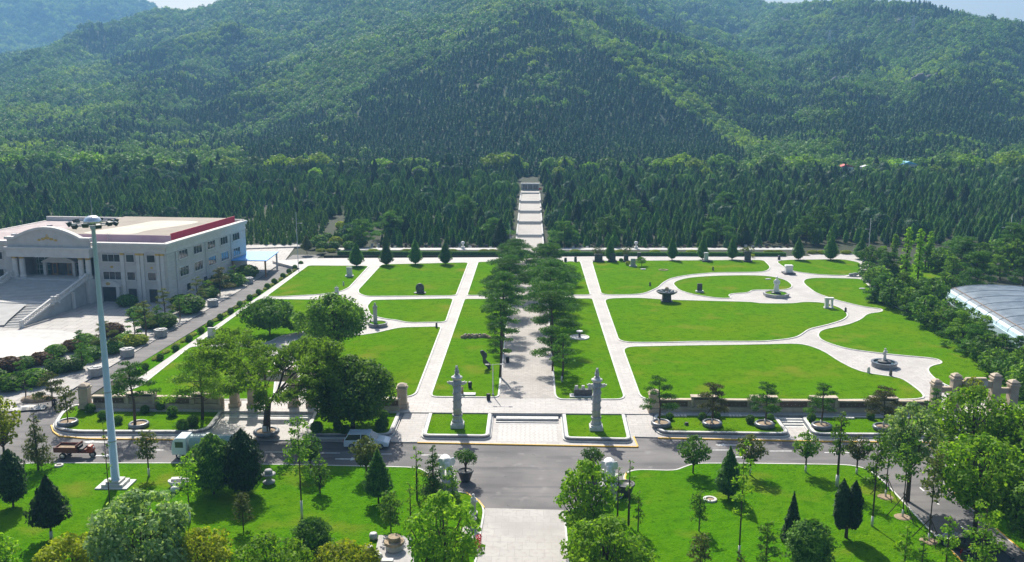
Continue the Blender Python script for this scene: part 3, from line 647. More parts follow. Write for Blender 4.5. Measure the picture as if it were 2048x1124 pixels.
for xs in ((455, 627, 815, 4), (1557, 1600, 833, 5)):
    s2 = MB(); A = G(xs[0], xs[2], GZ); B = G(xs[1], xs[2], GZ)
    for i in range(4):
        z = GZ - .12 * (i + 1); s2.box(((A[0] + B[0]) / 2, A[1] - .55 * (i + .5), .1), (B[0] - A[0] + .3, .55, z - .1 + .006))
    struct(s2, 'steps', 'granite_light')
# inlaid diamonds in the paths
dm = MB()
def diamond(px, py, s, z=GZ):
    c = G(px, py, z)
    for a, b in ((s, s * .78), (s * .5, s * .36)):
        o = [(a, 0), (0, a), (-a, 0), (0, -a)]; q = [(b, 0), (0, b), (-b, 0), (0, -b)]
        dm.add([(c[0] + u, c[1] + v, z + .006) for u, v in o + q], [(i, (i + 1) % 4, 4 + (i + 1) % 4, 4 + i) for i in range(4)])
for p in ((898, 809), (959, 809), (1147, 812), (1208, 814)): diamond(*p, 1.0)
for k in range(9): t = k / 8; diamond(1258 - 85 * t, 775 - 250 * t ** .75, .55); diamond(848 + 92 * t, 775 - 245 * t ** .75, .55)
for p in ((1637, 689), (1657, 697), (1681, 704), (1707, 711), (1715, 721), (1740, 713), (1800, 721), (1836, 723), (1820, 735), (1762, 741), (1732, 734), (1822, 744), (1834, 755), (1872, 722), (1855, 771), (1616, 674), (1622, 663), (1640, 655), (1680, 642), (1705, 634), (1712, 622), (1690, 612), (1655, 600), (1640, 594), (1610, 592), (1622, 598), (1600, 586), (1596, 560), (1580, 550), (1560, 545), (1700, 618)): diamond(*p, .5)
struct(dm, 'paving_inlay', 'inlay')
# road markings
rm = MB()
def dash(x0, x1, y, w=.14): A = G(x0, y); B = G(x1, y); d = B - A; rm.box((*((A + B) / 2)[:2], .0), (np.linalg.norm(d), w, .004), atan2(d[1], d[0]))
for a in ((272, 327, 900), (360, 410, 901), (530, 580, 904), (640, 680, 906), (760, 784, 908), (843, 887, 910), (1416, 1463, 900), (1539, 1583, 902), (1649, 1700, 905), (1760, 1800, 907)): dash(*a)
def arrow(px, py, s, L=2.6):
    c = G(px, py); x, y = c[:2]; pts = [(-L / 2, -.12), (L / 2 - 1, -.12), (L / 2 - 1, -.4), (L / 2, 0), (L / 2 - 1, .4), (L / 2 - 1, .12), (-L / 2, .12)]
    rm.add([(x + s * u, y + v, .004) for u, v in pts], [tuple(range(7)) if s > 0 else tuple(range(7))[::-1]])
arrow(190, 884, -1); arrow(696, 918, 1); arrow(1455, 890, -1); arrow(1496, 914, 1); arrow(205, 911, 1)
for a, b in (((1868, 1001), (1878, 1009)), ((1922, 1052), (1932, 1061)), ((1840, 975), (1848, 982))):
    A, B = G(*a), G(*b); d = B - A; rm.box((*((A + B) / 2)[:2], 0), (np.linalg.norm(d), .15, .004), atan2(d[1], d[0]))
struct(rm, 'road_marking', 'paint_white')
# stepped way up the slope behind the garden
FL = [(240.4, .6, 241.7, 1.24), (262.9, 1.24, 264.4, 2.01), (284.2, 2.01, 285.8, 2.79), (307.0, 2.79, 308.6, 3.56), (333.3, 3.56, 334.2, 4.03)]
sw = MB(); prevY, prevZ = 207.0, .6
for i, (ya, za, yb_, zb) in enumerate(FL):
    w = 7.4; cx = -.35; sw.box((cx, (prevY + ya) / 2, -.5), (w - .8, ya - prevY, prevZ + .5), 0, 0); sw.box((cx, yb_ + .35, -.5), (w, .5, zb + .52), 0, 1)
    for k in range(5):
        t = (k + 1) / 5; sw.box((cx, ya + (yb_ - ya) * (k + .5) / 5, -.5), (w, (yb_ - ya) / 5, za + (zb - za) * t + .5), 0, 2)
    for sx in (-1, 1): sw.box((cx + sx * (w / 2 - .2), (prevY + ya) / 2, -.5), (.4, ya - prevY, prevZ + .75), 0, 1)
    prevY, prevZ = yb_, zb
sw.box((-.35, 338.5, -.5), (7.0, 8.6, 4.53), 0, 0)
struct(sw, 'stepped_way', ['avenue_paving', 'granite', 'granite'])
struct(MB().prism([(-49, 209.3), (-4.4, 209.3), (-4.4, 220), (-49, 218)], 0, .62).prism([(3.6, 209.3), (66, 211), (66, 222), (3.6, 220)], 0, .62), 'flower_bed', 'soil')
struct(MB().prism([(-48, 217), (-4.4, 218.4), (-4.4, 221.6), (-48, 220.4)], .2, .70).prism([(3.6, 218.4), (66, 220), (66, 223.2), (3.6, 221.6)], .2, .70), 'footpath', 'court_grey')

# ------------------------------------------------------------------ memorial hall
A = G(330, 487, 11); BRZ = R(-6.0)
hall = thing('memorial_hall', 'grey stone three storey hall with arched pediment over a wide stair, left of the road', 'building', (A[0], A[1], 0), BRZ)
def hp(name, mats, mb, parent=None, **k): return mb.obj(name, mats, parent or hall, **k)
LF, LS, HH = 46.0, 34.5, 10.2                # front length, side length, wall height
w = MB()
w.box((-13.7 / 2, LS / 2, 0), (13.7, LS, HH)); w.box((-LF / 2 - 7.0, LS / 2 + 3.2, 0), (LF - 13.7 - .02, LS - 6.4, HH)); w.box((-38.5, LS / 2, 0), (16.6, LS - .02, HH))
for k in range(18):                          # stone courses on the side wall
    w.box((.02, LS / 2, .5 + k * .53), (.08, LS - .3, .46), m=0)
hp('wall', ['wall_stone'], w)
tr = MB()
def cornice(x0, x1, y0, y1):
    for i, (z, d, h) in enumerate(((9.1, .14, .35), (10.2, .42, .42), (10.62, .62, .38))):
        tr.box(((x0 + x1) / 2, y0 - d / 2, z), (x1 - x0 + (2 * d if True else 0), d, h)); tr.box((x1 + d / 2, (y0 + y1) / 2, z), (d, y1 - y0, h))
cornice(-13.6, 0, 0, LS); tr.box((-6.8, -.06, 9.1), (13.5, .1, 1.9)); tr.box((.06, LS / 2, 9.1), (.1, LS - .2, 1.9))
tw_ = MB(); [tw_.box((-38.3, -d / 2 + .001, z - .01), (16.4, d, h + .02)) for z, d, h in ((9.1, .14, .35), (10.2, .42, .42), (10.62, .62, .38))]; tw_.box((-38.3, -.06, 9.1), (16.3, .1, 1.9)); tw_.box((-38.4, .29, 10.2), (16, .6, .8)); hp('cornice', ['wall_trim'], tw_)
tr.box((-LF / 2, LS - .3, 10.2), (LF, .6, 1.0)); tr.box((-.3, LS / 2, 10.2), (.58, LS - 1.3, .8)); tr.box((-6.8, .3, 10.2), (13, .58, .8))
hp('cornice', ['wall_trim'], tr)
hp('roof', ['roof_pale', 'roof_felt'], MB().box((-LF / 2, LS / 2, 10.15), (LF - 1.3, LS - 1.4, .12), 0, 0))
rb = MB(); X0, X1, Y0, Y1 = -26.5, -1.6, 5.2, LS - 1.8
rb.box(((X0 + X1) / 2, (Y0 + Y1) / 2, 10.27), (X1 - X0, Y1 - Y0, 1.35), 0, 0); hp('upper_roof', ['roof_felt'], rb)
fa = MB().box(((X0 + X1) / 2, Y0 - .06, 10.27), (X1 - X0 + .2, .12, 1.42)); hp('pink_fascia', 'roof_pink', fa)
fa = MB().box((X1 + .06, (Y0 + Y1) / 2, 10.27), (.12, Y1 - Y0 + .2, 1.8)); hp('maroon_fascia', 'maroon', fa)
cr = MB(); pts = [(-21, Y0 + 1), (-9.5, Y0 + .6), (-10.3, 12), (-6.5, 20), (-5.5, 27), (-16.5, 27), (-17, 20), (-19, 12)]
cr.prism(rounded(pts, 4), 11.5, 11.63); hp('roof_coating', 'roof_cream', cr)
ld = MB(); [ld.tube([(-14 + s, Y0 - .35, 10.3), (-14 + s, Y0 - .2, 12.1)], .03, 4) for s in (0, .5)]; [ld.tube([(-14, Y0 - .3, 10.5 + .3 * i), (-13.5, Y0 - .3, 10.5 + .3 * i)], .02, 4) for i in range(5)]; hp('ladder', 'steel_grey', ld)
def window(x, z, wd, h, face='front', y=0.0, arch=False, gl='glass'):
    f = MB(); g = MB()
    def bx(cx, cz, sx, sz, d, off, mb):
        if face == 'front': mb.box((cx, y - off, cz), (sx, d, sz))
        else: mb.box((off + .04, cx, cz), (d, sx, sz))
    for s in (-1, 1): bx(x + s * (wd / 2 + .06), z, .12, h, .16, .04, f)
    bx(x, z - .16, wd + .4, .16, .3, .06, f); bx(x, z + h, wd + .24, .12, .16, .04, f)
    n = max(1, round(wd / 1.1))
    for i in range(1, n): bx(x - wd / 2 + wd * i / n, z, .06, h, .06, .05, f)
    if arch:
        n = 12; o = [(x + (wd / 2 + .25) * cos(pi * i / n), z + h + .1 + (.9 if wd > 2 else .75) * sin(pi * i / n)) for i in range(n + 1)]; q = [(x + wd / 2 * cos(pi * i / n), z + h + .1 + (.68 if wd > 2 else .5) * sin(pi * i / n)) for i in range(n + 1)]
        for i in range(n):
            vs = [(p[0], y - d, p[1]) for d in (.14, -.02) for p in (o[i], o[i + 1], q[i + 1], q[i])]
            f.add(vs, [(0, 1, 2, 3), (0, 4, 5, 1), (3, 2, 6, 7)])
    fr = hp('window', 'wall_trim', f); bx(x, z, wd, h, .04, .02, g); hp('pane', gl, g, fr)
for x in (-2.9, -6.9): window(x, 7.5, 1.5, 1.3, arch=True); window(x, 4.2, 1.5, 1.4)
window(-10.6, 7.5, 3.4, 1.3, arch=True); window(-10.6, 4.2, 3.4, 1.4)
for x in (-33.5, -38.5, -43): window(x, 7.5, 3.0, 1.3, arch=True); window(x, 4.2, 3.0, 1.4)
for i, yy in enumerate((6.2, 12.0, 17.8, 23.6, 29.4)): window(yy, 7.4, 3.3, 1.45, 'side'); window(yy, 4.1, 3.3, 1.6, 'side', gl='glass')
for yy in (7.5, 14.5, 21.0): window(yy, .9, 1.6, 1.4, 'side')
for yy in (3.2, 15.0, 26.6): hp('downpipe', 'steel_grey', MB().tube([(.2, yy, .1), (.2, yy, 9.0)], .07, 6))

for x in (-.7, -1.6, -4.6, -5.4, -8.4):       # pilasters with gilded capitals
    p = hp('pilaster', 'wall_trim', MB().box((x, -.09, 0), (.66, .2, 8.75)).box((x, -.11, 0), (.8, .28, .5))); hp('capital', 'gold', MB().box((x, -.12, 8.75), (.74, .26, .36)), p)
for x in (-2.9, -6.9): hp('door', 'panel_dark', MB().box((x, -.03, 0.02), (1.5, .08, 2.5)))
po = MB(); n = 14
for s in (-1, 1): po.box((-11.2 + s * 1.7, -.3, 0), (.6, .62, 2.9))
arc = [(-11.2 - 2.3 + 4.6 * i / n, 2.9 + .35 + .85 * sin(pi * i / n)) for i in range(n + 1)]
po.side([(-13.5, 2.9)] + arc + [(-8.9, 2.9)], -.7, -.0); dp = hp('side_portal', 'wall_trim', po); hp('portal_door', 'panel_dark', MB().box((-11.2, -.1, .02), (2.8, .2, 2.85)), dp); hp('gilded_crest', 'gold', MB().ell((-11.2, -.72, 3.5), (.45, .06, .28)), dp)
hp('gilded_crest', 'gold', MB().ell((-10.6, -.05, 6.5), (.3, .06, .22))); hp('gilded_crest', 'gold', MB().ell((-2.9, -.05, 6.5), (.26, .06, .2)))
# portico
PX, PW = -21.9, 16.2; x0, x1 = PX - PW / 2, PX + PW / 2; PY = -1.6
pb = MB().box((PX, PY + 2.1, 8.3), (PW, 4.4, 1.5)).box((PX, PY + 2.1, 9.8), (PW + .6, 4.9, .3))
hp('portico_beam', ['wall_trim'], pb)
n = 24; prof = [(x0 + .1, 10.1), (x0 + .1, 11.5)] + [(x0 + 1.6 + (PW - 3.2) * i / n, 11.5 + 1.9 * sin(pi * i / n) ** .9) for i in range(n + 1)] + [(x1 - .1, 11.5), (x1 - .1, 10.1)]
pd = hp('pediment', 'wall_stone', MB().side(prof, PY + .35, PY + .9))
cap = MB(); pr = [(x0 - .2, 11.5), (x0 + 1.6, 11.5)] + [(x0 + 1.6 + (PW - 3.2) * i / n, 11.5 + 1.9 * sin(pi * i / n) ** .9) for i in range(n + 1)] + [(x1 - 1.6, 11.5), (x1 + .2, 11.5)]
for a, b in zip(pr[:-1], pr[1:]):
    vs = [(q[0], y, q[1] + dz) for y in (PY + .05, PY + 1.2) for dz in (0, .42) for q in (a, b)]
    cap.add(vs, [(0, 1, 3, 2), (6, 7, 5, 4), (2, 3, 7, 6), (0, 4, 5, 1), (0, 2, 6, 4), (1, 5, 7, 3)])
hp('coping', 'wall_trim', cap, pd)
gl = MB()
for i, (dx, dz, r) in enumerate(((0, .5, .5), (-.8, .3, .42), (.8, .3, .42), (-1.6, .1, .36), (1.6, .1, .36), (0, 1.0, .22))): gl.ell((PX + dx, PY + .33, 11.3 + dz), (r, .07, r * .6))
hp('gilded_emblem', 'gold', gl, pd)
for x in (x0 + .9, x0 + 2.3, x1 - 2.3, x1 - .9):
    c = hp('column', 'wall_trim', MB().lathe([(.62, 4.3), (.62, 4.7), (.5, 4.8), (.48, 7.6), (.44, 7.85)], (x, PY + .9, 0), 16), smooth=False); hp('capital', 'gold', MB().lathe([(.45, 7.85), (.62, 8.28)], (x, PY + .9, 0), 12), c)
vt = random.Random(6)
for k in range(9): hp('roof_vent', 'steel_grey' if k % 2 else 'roof_pale', MB().box((-28 - vt.uniform(0, 14), 7 + vt.uniform(0, 22), 10.27), (vt.uniform(.4, .9), vt.uniform(.4, .9), vt.uniform(.25, .5))))
hp('glass_front', 'glass_green', MB().box((PX, 3.0, 4.3), (PW - 5.4, .15, 4.0)))
gm = MB(); [gm.box((PX - 5 + i * 1.25, 2.9, 4.3), (.08, .08, 4.0)) for i in range(9)]; [gm.box((PX, 2.9, 5.2 + i * .95), (PW - 5.4, .07, .07)) for i in range(4)]; hp('mullion', 'steel_grey', gm)
pf = MB().box((PX, (PY + 3) / 2 - .4, 0), (PW - .1, 4.9, 4.3)); hp('entrance_platform', 'wall_trim', pf)
en = MB()
for s in (-1, 1): en.box((PX + s * 2.9, 1.6, 4.3), (.55, .55, 2.5))
arc = [(PX - 3.4 + 6.8 * i / 14, 7.0 + 1.05 * sin(pi * i / 14)) for i in range(15)]; en.side([(PX - 3.4, 6.8)] + arc + [(PX + 3.4, 6.8)], 1.2, 2.9)
ep = hp('entrance_porch', 'wall_stone', en)
for s in (-1, 1):
    d = hp('door', 'bronze_door', MB().box((PX + s * 1.5, 2.4, 4.3), (1.1, .12, 2.4)), ep); hp('door_glass', 'glass', MB().box((PX + s * 1.5, 2.33, 4.6), (.6, .03, 1.8)), d)
hp('doorway', 'panel_dark', MB().box((PX, 2.6, 4.3), (5.2, .08, 2.4)), ep)
# grand stair
sx0, sx1, N = PX - 7.6, PX + 7.6, 30; ys = -2.4; run = .56
sm = MB()
for i in range(N): 
    z = 4.3 * (1 - (i + 1) / (N + 1)); sm.box((PX, ys - run * (i + .5) - (1.6 if i >= 15 else 0), -.0), (sx1 - sx0 - .6, run + (0), z))
    if i == 15: sm.box((PX, ys - run * i - .8, 0), (sx1 - sx0 - .6, 1.6, 4.3 * (1 - 15 / (N + 1))))
hp('stair', 'court_grey', sm)
for s in (-1, 1):
    xx = sx1 if s > 0 else sx0; yb_ = ys - run * N - 1.6; L = [(ys + 1.2, 4.3), (ys, 4.3), (ys - run * 15, 2.2), (ys - run * 15 - 1.6, 2.2), (yb_, .05)]
    b = MB(); 
    for (ya, za), (yc, zc) in zip(L[:-1], L[1:]):
        for dz, wd, hh in ((.98, .34, .16), (.12, .36, .18)):
            b.add([(xx + q * wd / 2, y, z + dz + e) for q in (-1, 1) for (y, z) in ((ya, za), (yc, zc)) for e in (0, hh)], [(0, 1, 3, 2), (6, 7, 5, 4), (1, 5, 7, 3), (0, 2, 6, 4), (0, 4, 5, 1), (2, 3, 7, 6)])
        k = max(1, int(abs(ya - yc) / .42))
        for i in range(k):
            t = (i + .5) / k; b.lathe([(.09, .28), (.05, .5), (.10, .7), (.07, 1.0)], (xx, ya + (yc - ya) * t, za + (zc - za) * t), 6)
    for y, z in L: b.box((xx, y, z - .2), (.44, .44, 1.5))
    b.box((xx, ys - 4.2, 0), (.4, .5, 3.0)); hp('balustrade', 'wall_trim', b)
cp = MB(); cpz = 3.6; q = [G(472, 502, cpz), G(557, 503, cpz), G(533, 521, cpz), G(462, 520, cpz)]
canopy = thing('entrance_canopy', 'flat sky blue canopy on posts at the rear side of the grey hall', 'canopy', (float(q[0][0]), float(q[0][1]), 0))
ql = [(float(p[0] - q[0][0]), float(p[1] - q[0][1])) for p in q]
cp.prism(ql, cpz - .18, cpz, bottom=True); cp.obj('canopy_sheet', 'canopy_blue', canopy)
for i, (x, y) in enumerate(offset(ql, -.4)): MB().box((x, y, 0), (.3, .3, cpz - .18)).obj('post', 'bronze_door' if i in (2, 3) else 'steel_grey', canopy)
bt = thing('ornamental_rug_cover', 'grey cloth sheet spread over the lower stair of the hall', 'sheet', (A[0], A[1], 0), BRZ)
yy = [(ys - run * 16.4 - 1.6, 4.3 * (1 - 16.6 / 31) + .2), (ys - run * 22 - 1.6, 4.3 * (1 - 22 / 31) + .16), (ys - run * 27 - 1.6, 4.3 * (1 - 27 / 31) + .16), (ys - run * 29.6 - 1.6, .34)]
cs = MB(); xs = [PX - 6 + i * .85 for i in range(12)]; rgc = random.Random(3)
g2 = [[(x + (i * .35), y, z + .05 * rgc.random() + .04 * sin(x * 2)) for x in xs] for i, (y, z) in enumerate(yy)]
for i in range(3):
    for j in range(11): cs.add([g2[i][j], g2[i][j + 1], g2[i + 1][j + 1], g2[i + 1][j]], [(3, 2, 1, 0)])
cs.obj('sheet', 'court_grey', bt, smooth=True)

# ------------------------------------------------------------------ tall light mast
P = G(232, 970, .1); mast = thing('light_mast', 'tall pale blue tapered floodlight mast standing on a stepped stone base in the lawn', 'light mast', P)
MB().box((0, 0, 0), (3.0, 2.2, .12)).box((0, 0, .12), (2.0, 1.7, .25)).box((0, 0, .37), (1.3, 1.3, .2)).obj('base', 'kerb_stone', mast)
MB().lathe([(.46, .5), (.46, .58), (.38, .6), (.17, 24.2), (.25, 24.3), (.28, 24.7)], n=16).obj('pole', 'steel_pale', mast, smooth=True)
MB().lathe([(.395, 4.35), (.40, 4.4), (.395, 4.45)], n=16).obj('pole_band', 'steel_grey', mast); MB().lathe([(.33, 9.1), (.335, 9.14), (.33, 9.2)], n=16).obj('pole_band', 'steel_grey', mast)
rg = MB(); rg.tube([(1.75 * cos(2 * pi * i / 24), 1.75 * sin(2 * pi * i / 24), 24.75) for i in range(25)], .05, 6); [rg.tube([(0, 0, 24.7), (1.75 * cos(a), 1.75 * sin(a), 24.75)], .04, 5) for a in np.arange(8) * pi / 4]; rg.obj('lamp_ring', 'steel_grey', mast)
for i in range(12):
    a = i * pi / 6 + .15; f = MB().box((0, 0, -.12), (.42, .3, .30), 0, 0, .85).box((0, .17, -.16), (.5, .05, .40)).obj('floodlight', 'lamp_green', mast, (1.9 * cos(a), 1.9 * sin(a), 24.75 + (.12 if i % 2 else -.02)), a - pi / 2); f.rotation_euler.x = -.5
MB().lathe([(.78, 24.85), (.76, 25.05), (.6, 25.3), (.35, 25.45), (.05, 25.5)], n=20).obj('dome', 'silver', mast, smooth=True)
MB().tube([(0, 0, 25.4), (0, 0, 26.3), (0, 0, 27.2)], [.035, .025, .01], 5).obj('lightning_rod', 'steel_grey', mast)
# small lamp poles
def pole(px, by, ty, label, arms=((.9, .9), (-.9, .75)), z=.0, r=.07, matn='steel_grey'):
    P = G(px, by, z); h = HT(P, ty); t = thing('lamp_post', label, 'lamp post', P)
    MB().lathe([(r * 2, 0), (r * 2, .3), (r, .35), (r * .7, h)], n=8).obj('pole', matn, t, smooth=True)
    for dx, k in arms:
        MB().tube([(0, 0, h * k), (dx * .5, 0, h * k + .12), (dx, 0, h * k + .1)], .035, 5).obj('arm', matn, t); MB().box((dx, 0, h * k + .04), (.45, .2, .1)).obj('lamp_head', matn, t)
    return t
pole(597, 540, 424, 'slim grey lamp post at the top end of the left road', ((1.0, .80), (-1.0, .45), (.8, .44)), 0)
pole(986, 792, 728, 'white camera post with curved arm standing on the lawn by the paved avenue', ((1.1, .97), (-.7, .96)), GZ, .07, 'kerb_stone')
pole(1736, 518, 436, 'grey lamp post behind the right lawn near the last clipped cypress', ((-.9, .72), (.5, .3)), GZ)
pole(1020, 502, 441, 'thin grey post at the foot of the stepped way, left side', ((.7, .45),), GZ, .05)
pole(2015, 520, 428, 'grey lamp post with two spread arms behind the pines at right', ((1.6, .78), (-1.8, .70)), .0)

# ------------------------------------------------------------------ carved columns
def column(px, py, label):
    P = G(px, py, .46); h = HT(P, 735 if px < 1000 else 740); t = thing('ornamental_column', label, 'column', P, 0, 'carved stone columns flanking the steps')
    MB().box((0, 0, 0), (1.45, 1.45, .42)).box((0, 0, .42), (1.2, 1.2, .16)).obj('plinth', 'granite_light', t, bevel=.03)
    MB().lathe([(.62, .58), (.64, .75), (.52, .9), (.52, 1.15), (.62, 1.3), (.6, 1.42)], n=8, rot=pi / 8).obj('column_base', 'granite', t)
    sh = MB().lathe([(.46, 1.42), (.45, 2.5), (.43, h * .8)], n=20)
    for k in range(60):                       # coiling dragon relief
        a = k * .42; z = 1.6 + (h * .8 - 1.9) * k / 60; sh.ell((.45 * cos(a), .45 * sin(a), z), (.10, .10, .09), 0, 6, 4)
    sh.obj('shaft', 'granite', t, smooth=True)
    for s in (-1, 1):
        wing = [(s * .4, h * .70), (s * .75, h * .715), (s * 1.02, h * .735), (s * 1.1, h * .765), (s * .95, h * .755), (s * .86, h * .775), (s * .65, h * .765), (s * .4, h * .77)]
        MB().side(wing if s > 0 else wing[::-1], -.11, .11).obj('cloud_wing', 'granite_light', t, bevel=.02)
    MB().lathe([(.43, h * .8), (.50, h * .815), (.60, h * .825), (.62, h * .845), (.5, h * .855), (.30, h * .865), (.32, h * .885)], n=16).obj('dew_plate', 'granite_light', t, smooth=True)
    b = MB(); z = 0.0; b.ell((0, .03, z + .24), (.2, .24, .28)).ell((0, -.08, z + .5), (.15, .17, .2)).ell((0, -.14, z + .68), (.12, .15, .13)).ell((0, -.27, z + .66), (.07, .09, .07)).tube([(.1, -.16, z + .35), (.1, -.2, z)], [.07, .06], 6).tube([(-.1, -.16, z + .35), (-.1, -.2, z)], [.07, .06], 6).tube([(0, .2, z + .2), (0, .3, z + .5), (0, .22, z + .62)], [.05, .05, .02], 5)
    for s in (-1, 1): b.tube([(s * .07, -.1, z + .75), (s * .1, -.08, z + .9)], [.035, .01], 5)
    b.v = [(x * 1.3, y * 1.3, zz * 1.3 + h * .885) for x, y, zz in b.v]; b.obj('beast', 'granite', t, fuse=.04)
column(915, 853, 'carved stone column with cloud wings and seated beast, left of the front steps')
column(1192, 858, 'carved stone column with cloud wings and seated beast, right of the front steps')

# ------------------------------------------------------------------ elephants, pots
def elephant(px, py, ty, rz, label):
    P = G(px, py); t = thing('elephant_statue', label, 'statue', P, rz, 'white elephants guarding the entrance')
    MB().box((0, .2, 0), (1.9, 3.2, .25)).box((0, .2, .25), (1.6, 2.9, .75)).box((0, .2, 1.0), (1.8, 3.1, .2)).obj('pedestal', 'granite', t, bevel=.03)
    b = MB(); z = 1.2
    b.ell((0, .55, z + 1.3), (.62, .95, .66)).ell((0, -.1, z + 1.45), (.55, .6, .6)).ell((0, -.62, z + 1.72), (.42, .45, .46)).ell((0, -.66, z + 1.95), (.34, .36, .28))
    for sx in (-1, 1):
        for y in (-.15, 1.05): b.tube([(sx * .36, y, z + 1.1), (sx * .36, y, z + .45), (sx * .36, y - .02, z + .02)], [.27, .2, .22], 8)
        b.add([(sx * .34, -.55, z + 2.0), (sx * .72, -.36, z + 2.02), (sx * .86, -.30, z + 1.6), (sx * .7, -.36, z + 1.2), (sx * .36, -.5, z + 1.3), (sx * .34, -.43, z + 2.0), (sx * .72, -.24, z + 2.02), (sx * .86, -.18, z + 1.6), (sx * .7, -.24, z + 1.2), (sx * .36, -.38, z + 1.3)], [(0, 1, 2, 3, 4), (9, 8, 7, 6, 5), (0, 5, 6, 1), (1, 6, 7, 2), (2, 7, 8, 3), (3, 8, 9, 4), (4, 9, 5, 0)])
        b.tube([(sx * .2, -.95, z + 1.45), (sx * .24, -1.25, z + 1.3), (sx * .22, -1.5, z + 1.42)], [.07, .06, .02], 6)
    b.tube([(0, -.95, z + 1.72), (0, -1.18, z + 1.4), (0, -1.24, z + .95), (0, -1.2, z + .5), (0, -1.32, z + .25)], [.26, .2, .16, .12, .09], 8).tube([(0, 1.45, z + 1.5), (0, 1.55, z + .9)], [.07, .03], 5)
    b.obj('elephant_body', 'marble', t, fuse=.05)
elephant(893, 978, 905, .22, 'white stone elephant on a tall pedestal, left of the entrance bay')
elephant(1217, 985, 910, -.08, 'white stone elephant on a tall pedestal, right of the entrance bay')
def pot(px, py, label, crown=True, r=.75, h=1.1):
    P = G(px, py); t = thing('planter_pot', label, 'planter', P, 0, 'large dark pots near the elephants')
    MB().lathe([(r * .55, 0), (r * .75, h * .4), (r * .95, h * .85), (r * 1.05, h * .9), (r * 1.05, h), (r * .9, h), (r * .88, h - .08)], n=20).obj('pot', 'dark_stone', t, smooth=True)
    MB().lathe([(r * .87, h - .14), (r * .86, h - .1)], n=16).obj('potting_soil', 'earth' if crown else 'near_grass', t)
    if crown:
        rg_ = rng_(); L = [((0, 0, h + 1.45), .75), ((.55, .1, h + 1.0), .55), ((-.6, 0, h + 1.5), .5), ((.35, -.4, h + 1.7), .5), ((-.2, .4, h + .9), .5), ((.8, 0, h + 1.35), .38)]
        Q, T = lumpy(L, .09, 1.3, rg_, .85); crownobj(soup(Q, T, 'bush', 'leaf_dark'), t, 'bush'); tb = MB().tube([(0, 0, h - .1), (.05, 0, h + .6), (0, 0, h + 1.2)], [.12, .1, .06], 6); limbs(tb, L, (0, 0, h + .3), .1, rg_); tb.obj('stem', 'bark', t)
pot(931, 962, 'tall dark pot with a clipped leafy bonsai beside the left white elephant'); pot(1183, 958, 'dark pot with a round leafy shrub half hidden by the big tree at right'); pot(1250, 992, 'wide dark pot with low green plants beside the right elephant', False, .85, 1.25)

# ------------------------------------------------------------------ walls, piers, gates
def wall(x0, x1, row, label, flip=False):
    Aw = G(x0, row, GZ); Bw = G(x1, row, GZ); L = float(Bw[0] - Aw[0]); t = thing('memorial_wall', label, 'wall', (Aw[0], Aw[1], GZ), 0)
    b = MB().box((L / 2, 0, 0), (L, .5, .55)).box((L / 2, .1, .55), (L, .3, .75)).box((L / 2, .05, 1.3), (L + .1, .62, .16)); b.obj('wall_body', 'tan_stone', t)
    n = max(1, int(round(L / 3.6))); s = L / n
    for i in range(n):
        cx = s * (i + .5)
        if i % 2: MB().box((cx, 0, .30), (s * .86, .9, .34)).box((cx - s * .40, -.05, .55), (.28, .8, 1.2)).box((cx + s * .40, -.05, .55), (.28, .8, 1.2)).box((cx, .25, .6), (s * .8, .22, 1.15)).box((cx, -.02, 1.75), (s * .9, .95, .14)).obj('raised_bay', 'tan_stone', t); MB().box((cx, .10, .68), (s * .72, .08, 1.0)).obj('relief_panel', 'panel_dark', t)
        else:
            MB().box((cx, -.08, .62), (s * .9, .06, .6)).obj('inscribed_panel', 'panel_brown', t)
            d = MB(); [d.box((cx + (k - 2.5) * s * .14, -.115, .78 + .14 * (k % 2)), (.06, .02, .06)) for k in range(6)]; d.obj('stud', 'kerb_stone', t)
def pier(x, y, z, h, label, w=.95, parent=None):
    if parent is None: parent = thing('gate_pier', label, 'pier', (x, y, z)); x = y = z = 0
    MB().box((x, y, z), (w * 1.25, w * 1.25, .5)).box((x, y, z + .5), (w, w, h - 1.2)).box((x, y, z + h - .7), (w * 1.22, w * 1.22, .22)).box((x, y, z + h - .48), (w * .95, w * .95, .22)).box((x, y, z + h - .26), (w * 1.1, w * 1.1, .26), 0, 0, .35).obj('pier', 'tan_stone', parent, bevel=.03)
    return parent
wall(1318, 1850, 822, 'long tan stone memorial wall with dark relief panels right of the front steps')
wall(187, 450, 815, 'long tan stone memorial wall with dark panels behind the left flower bed')
wall(640, 800, 820, 'short tan stone memorial wall behind the round tree left of the steps')
for px, py, ty, lb in ((172, 815, 766, 'tan stone pier ending the left wall next to the road'), (805, 815, 766, 'tan stone pier with moulded cap beside the left garden path'), (1307, 823, 778, 'tan stone pier with moulded cap beside the right garden path')):
    P = G(px, py, GZ); pier(*P, HT(P, ty), lb, 1.05)
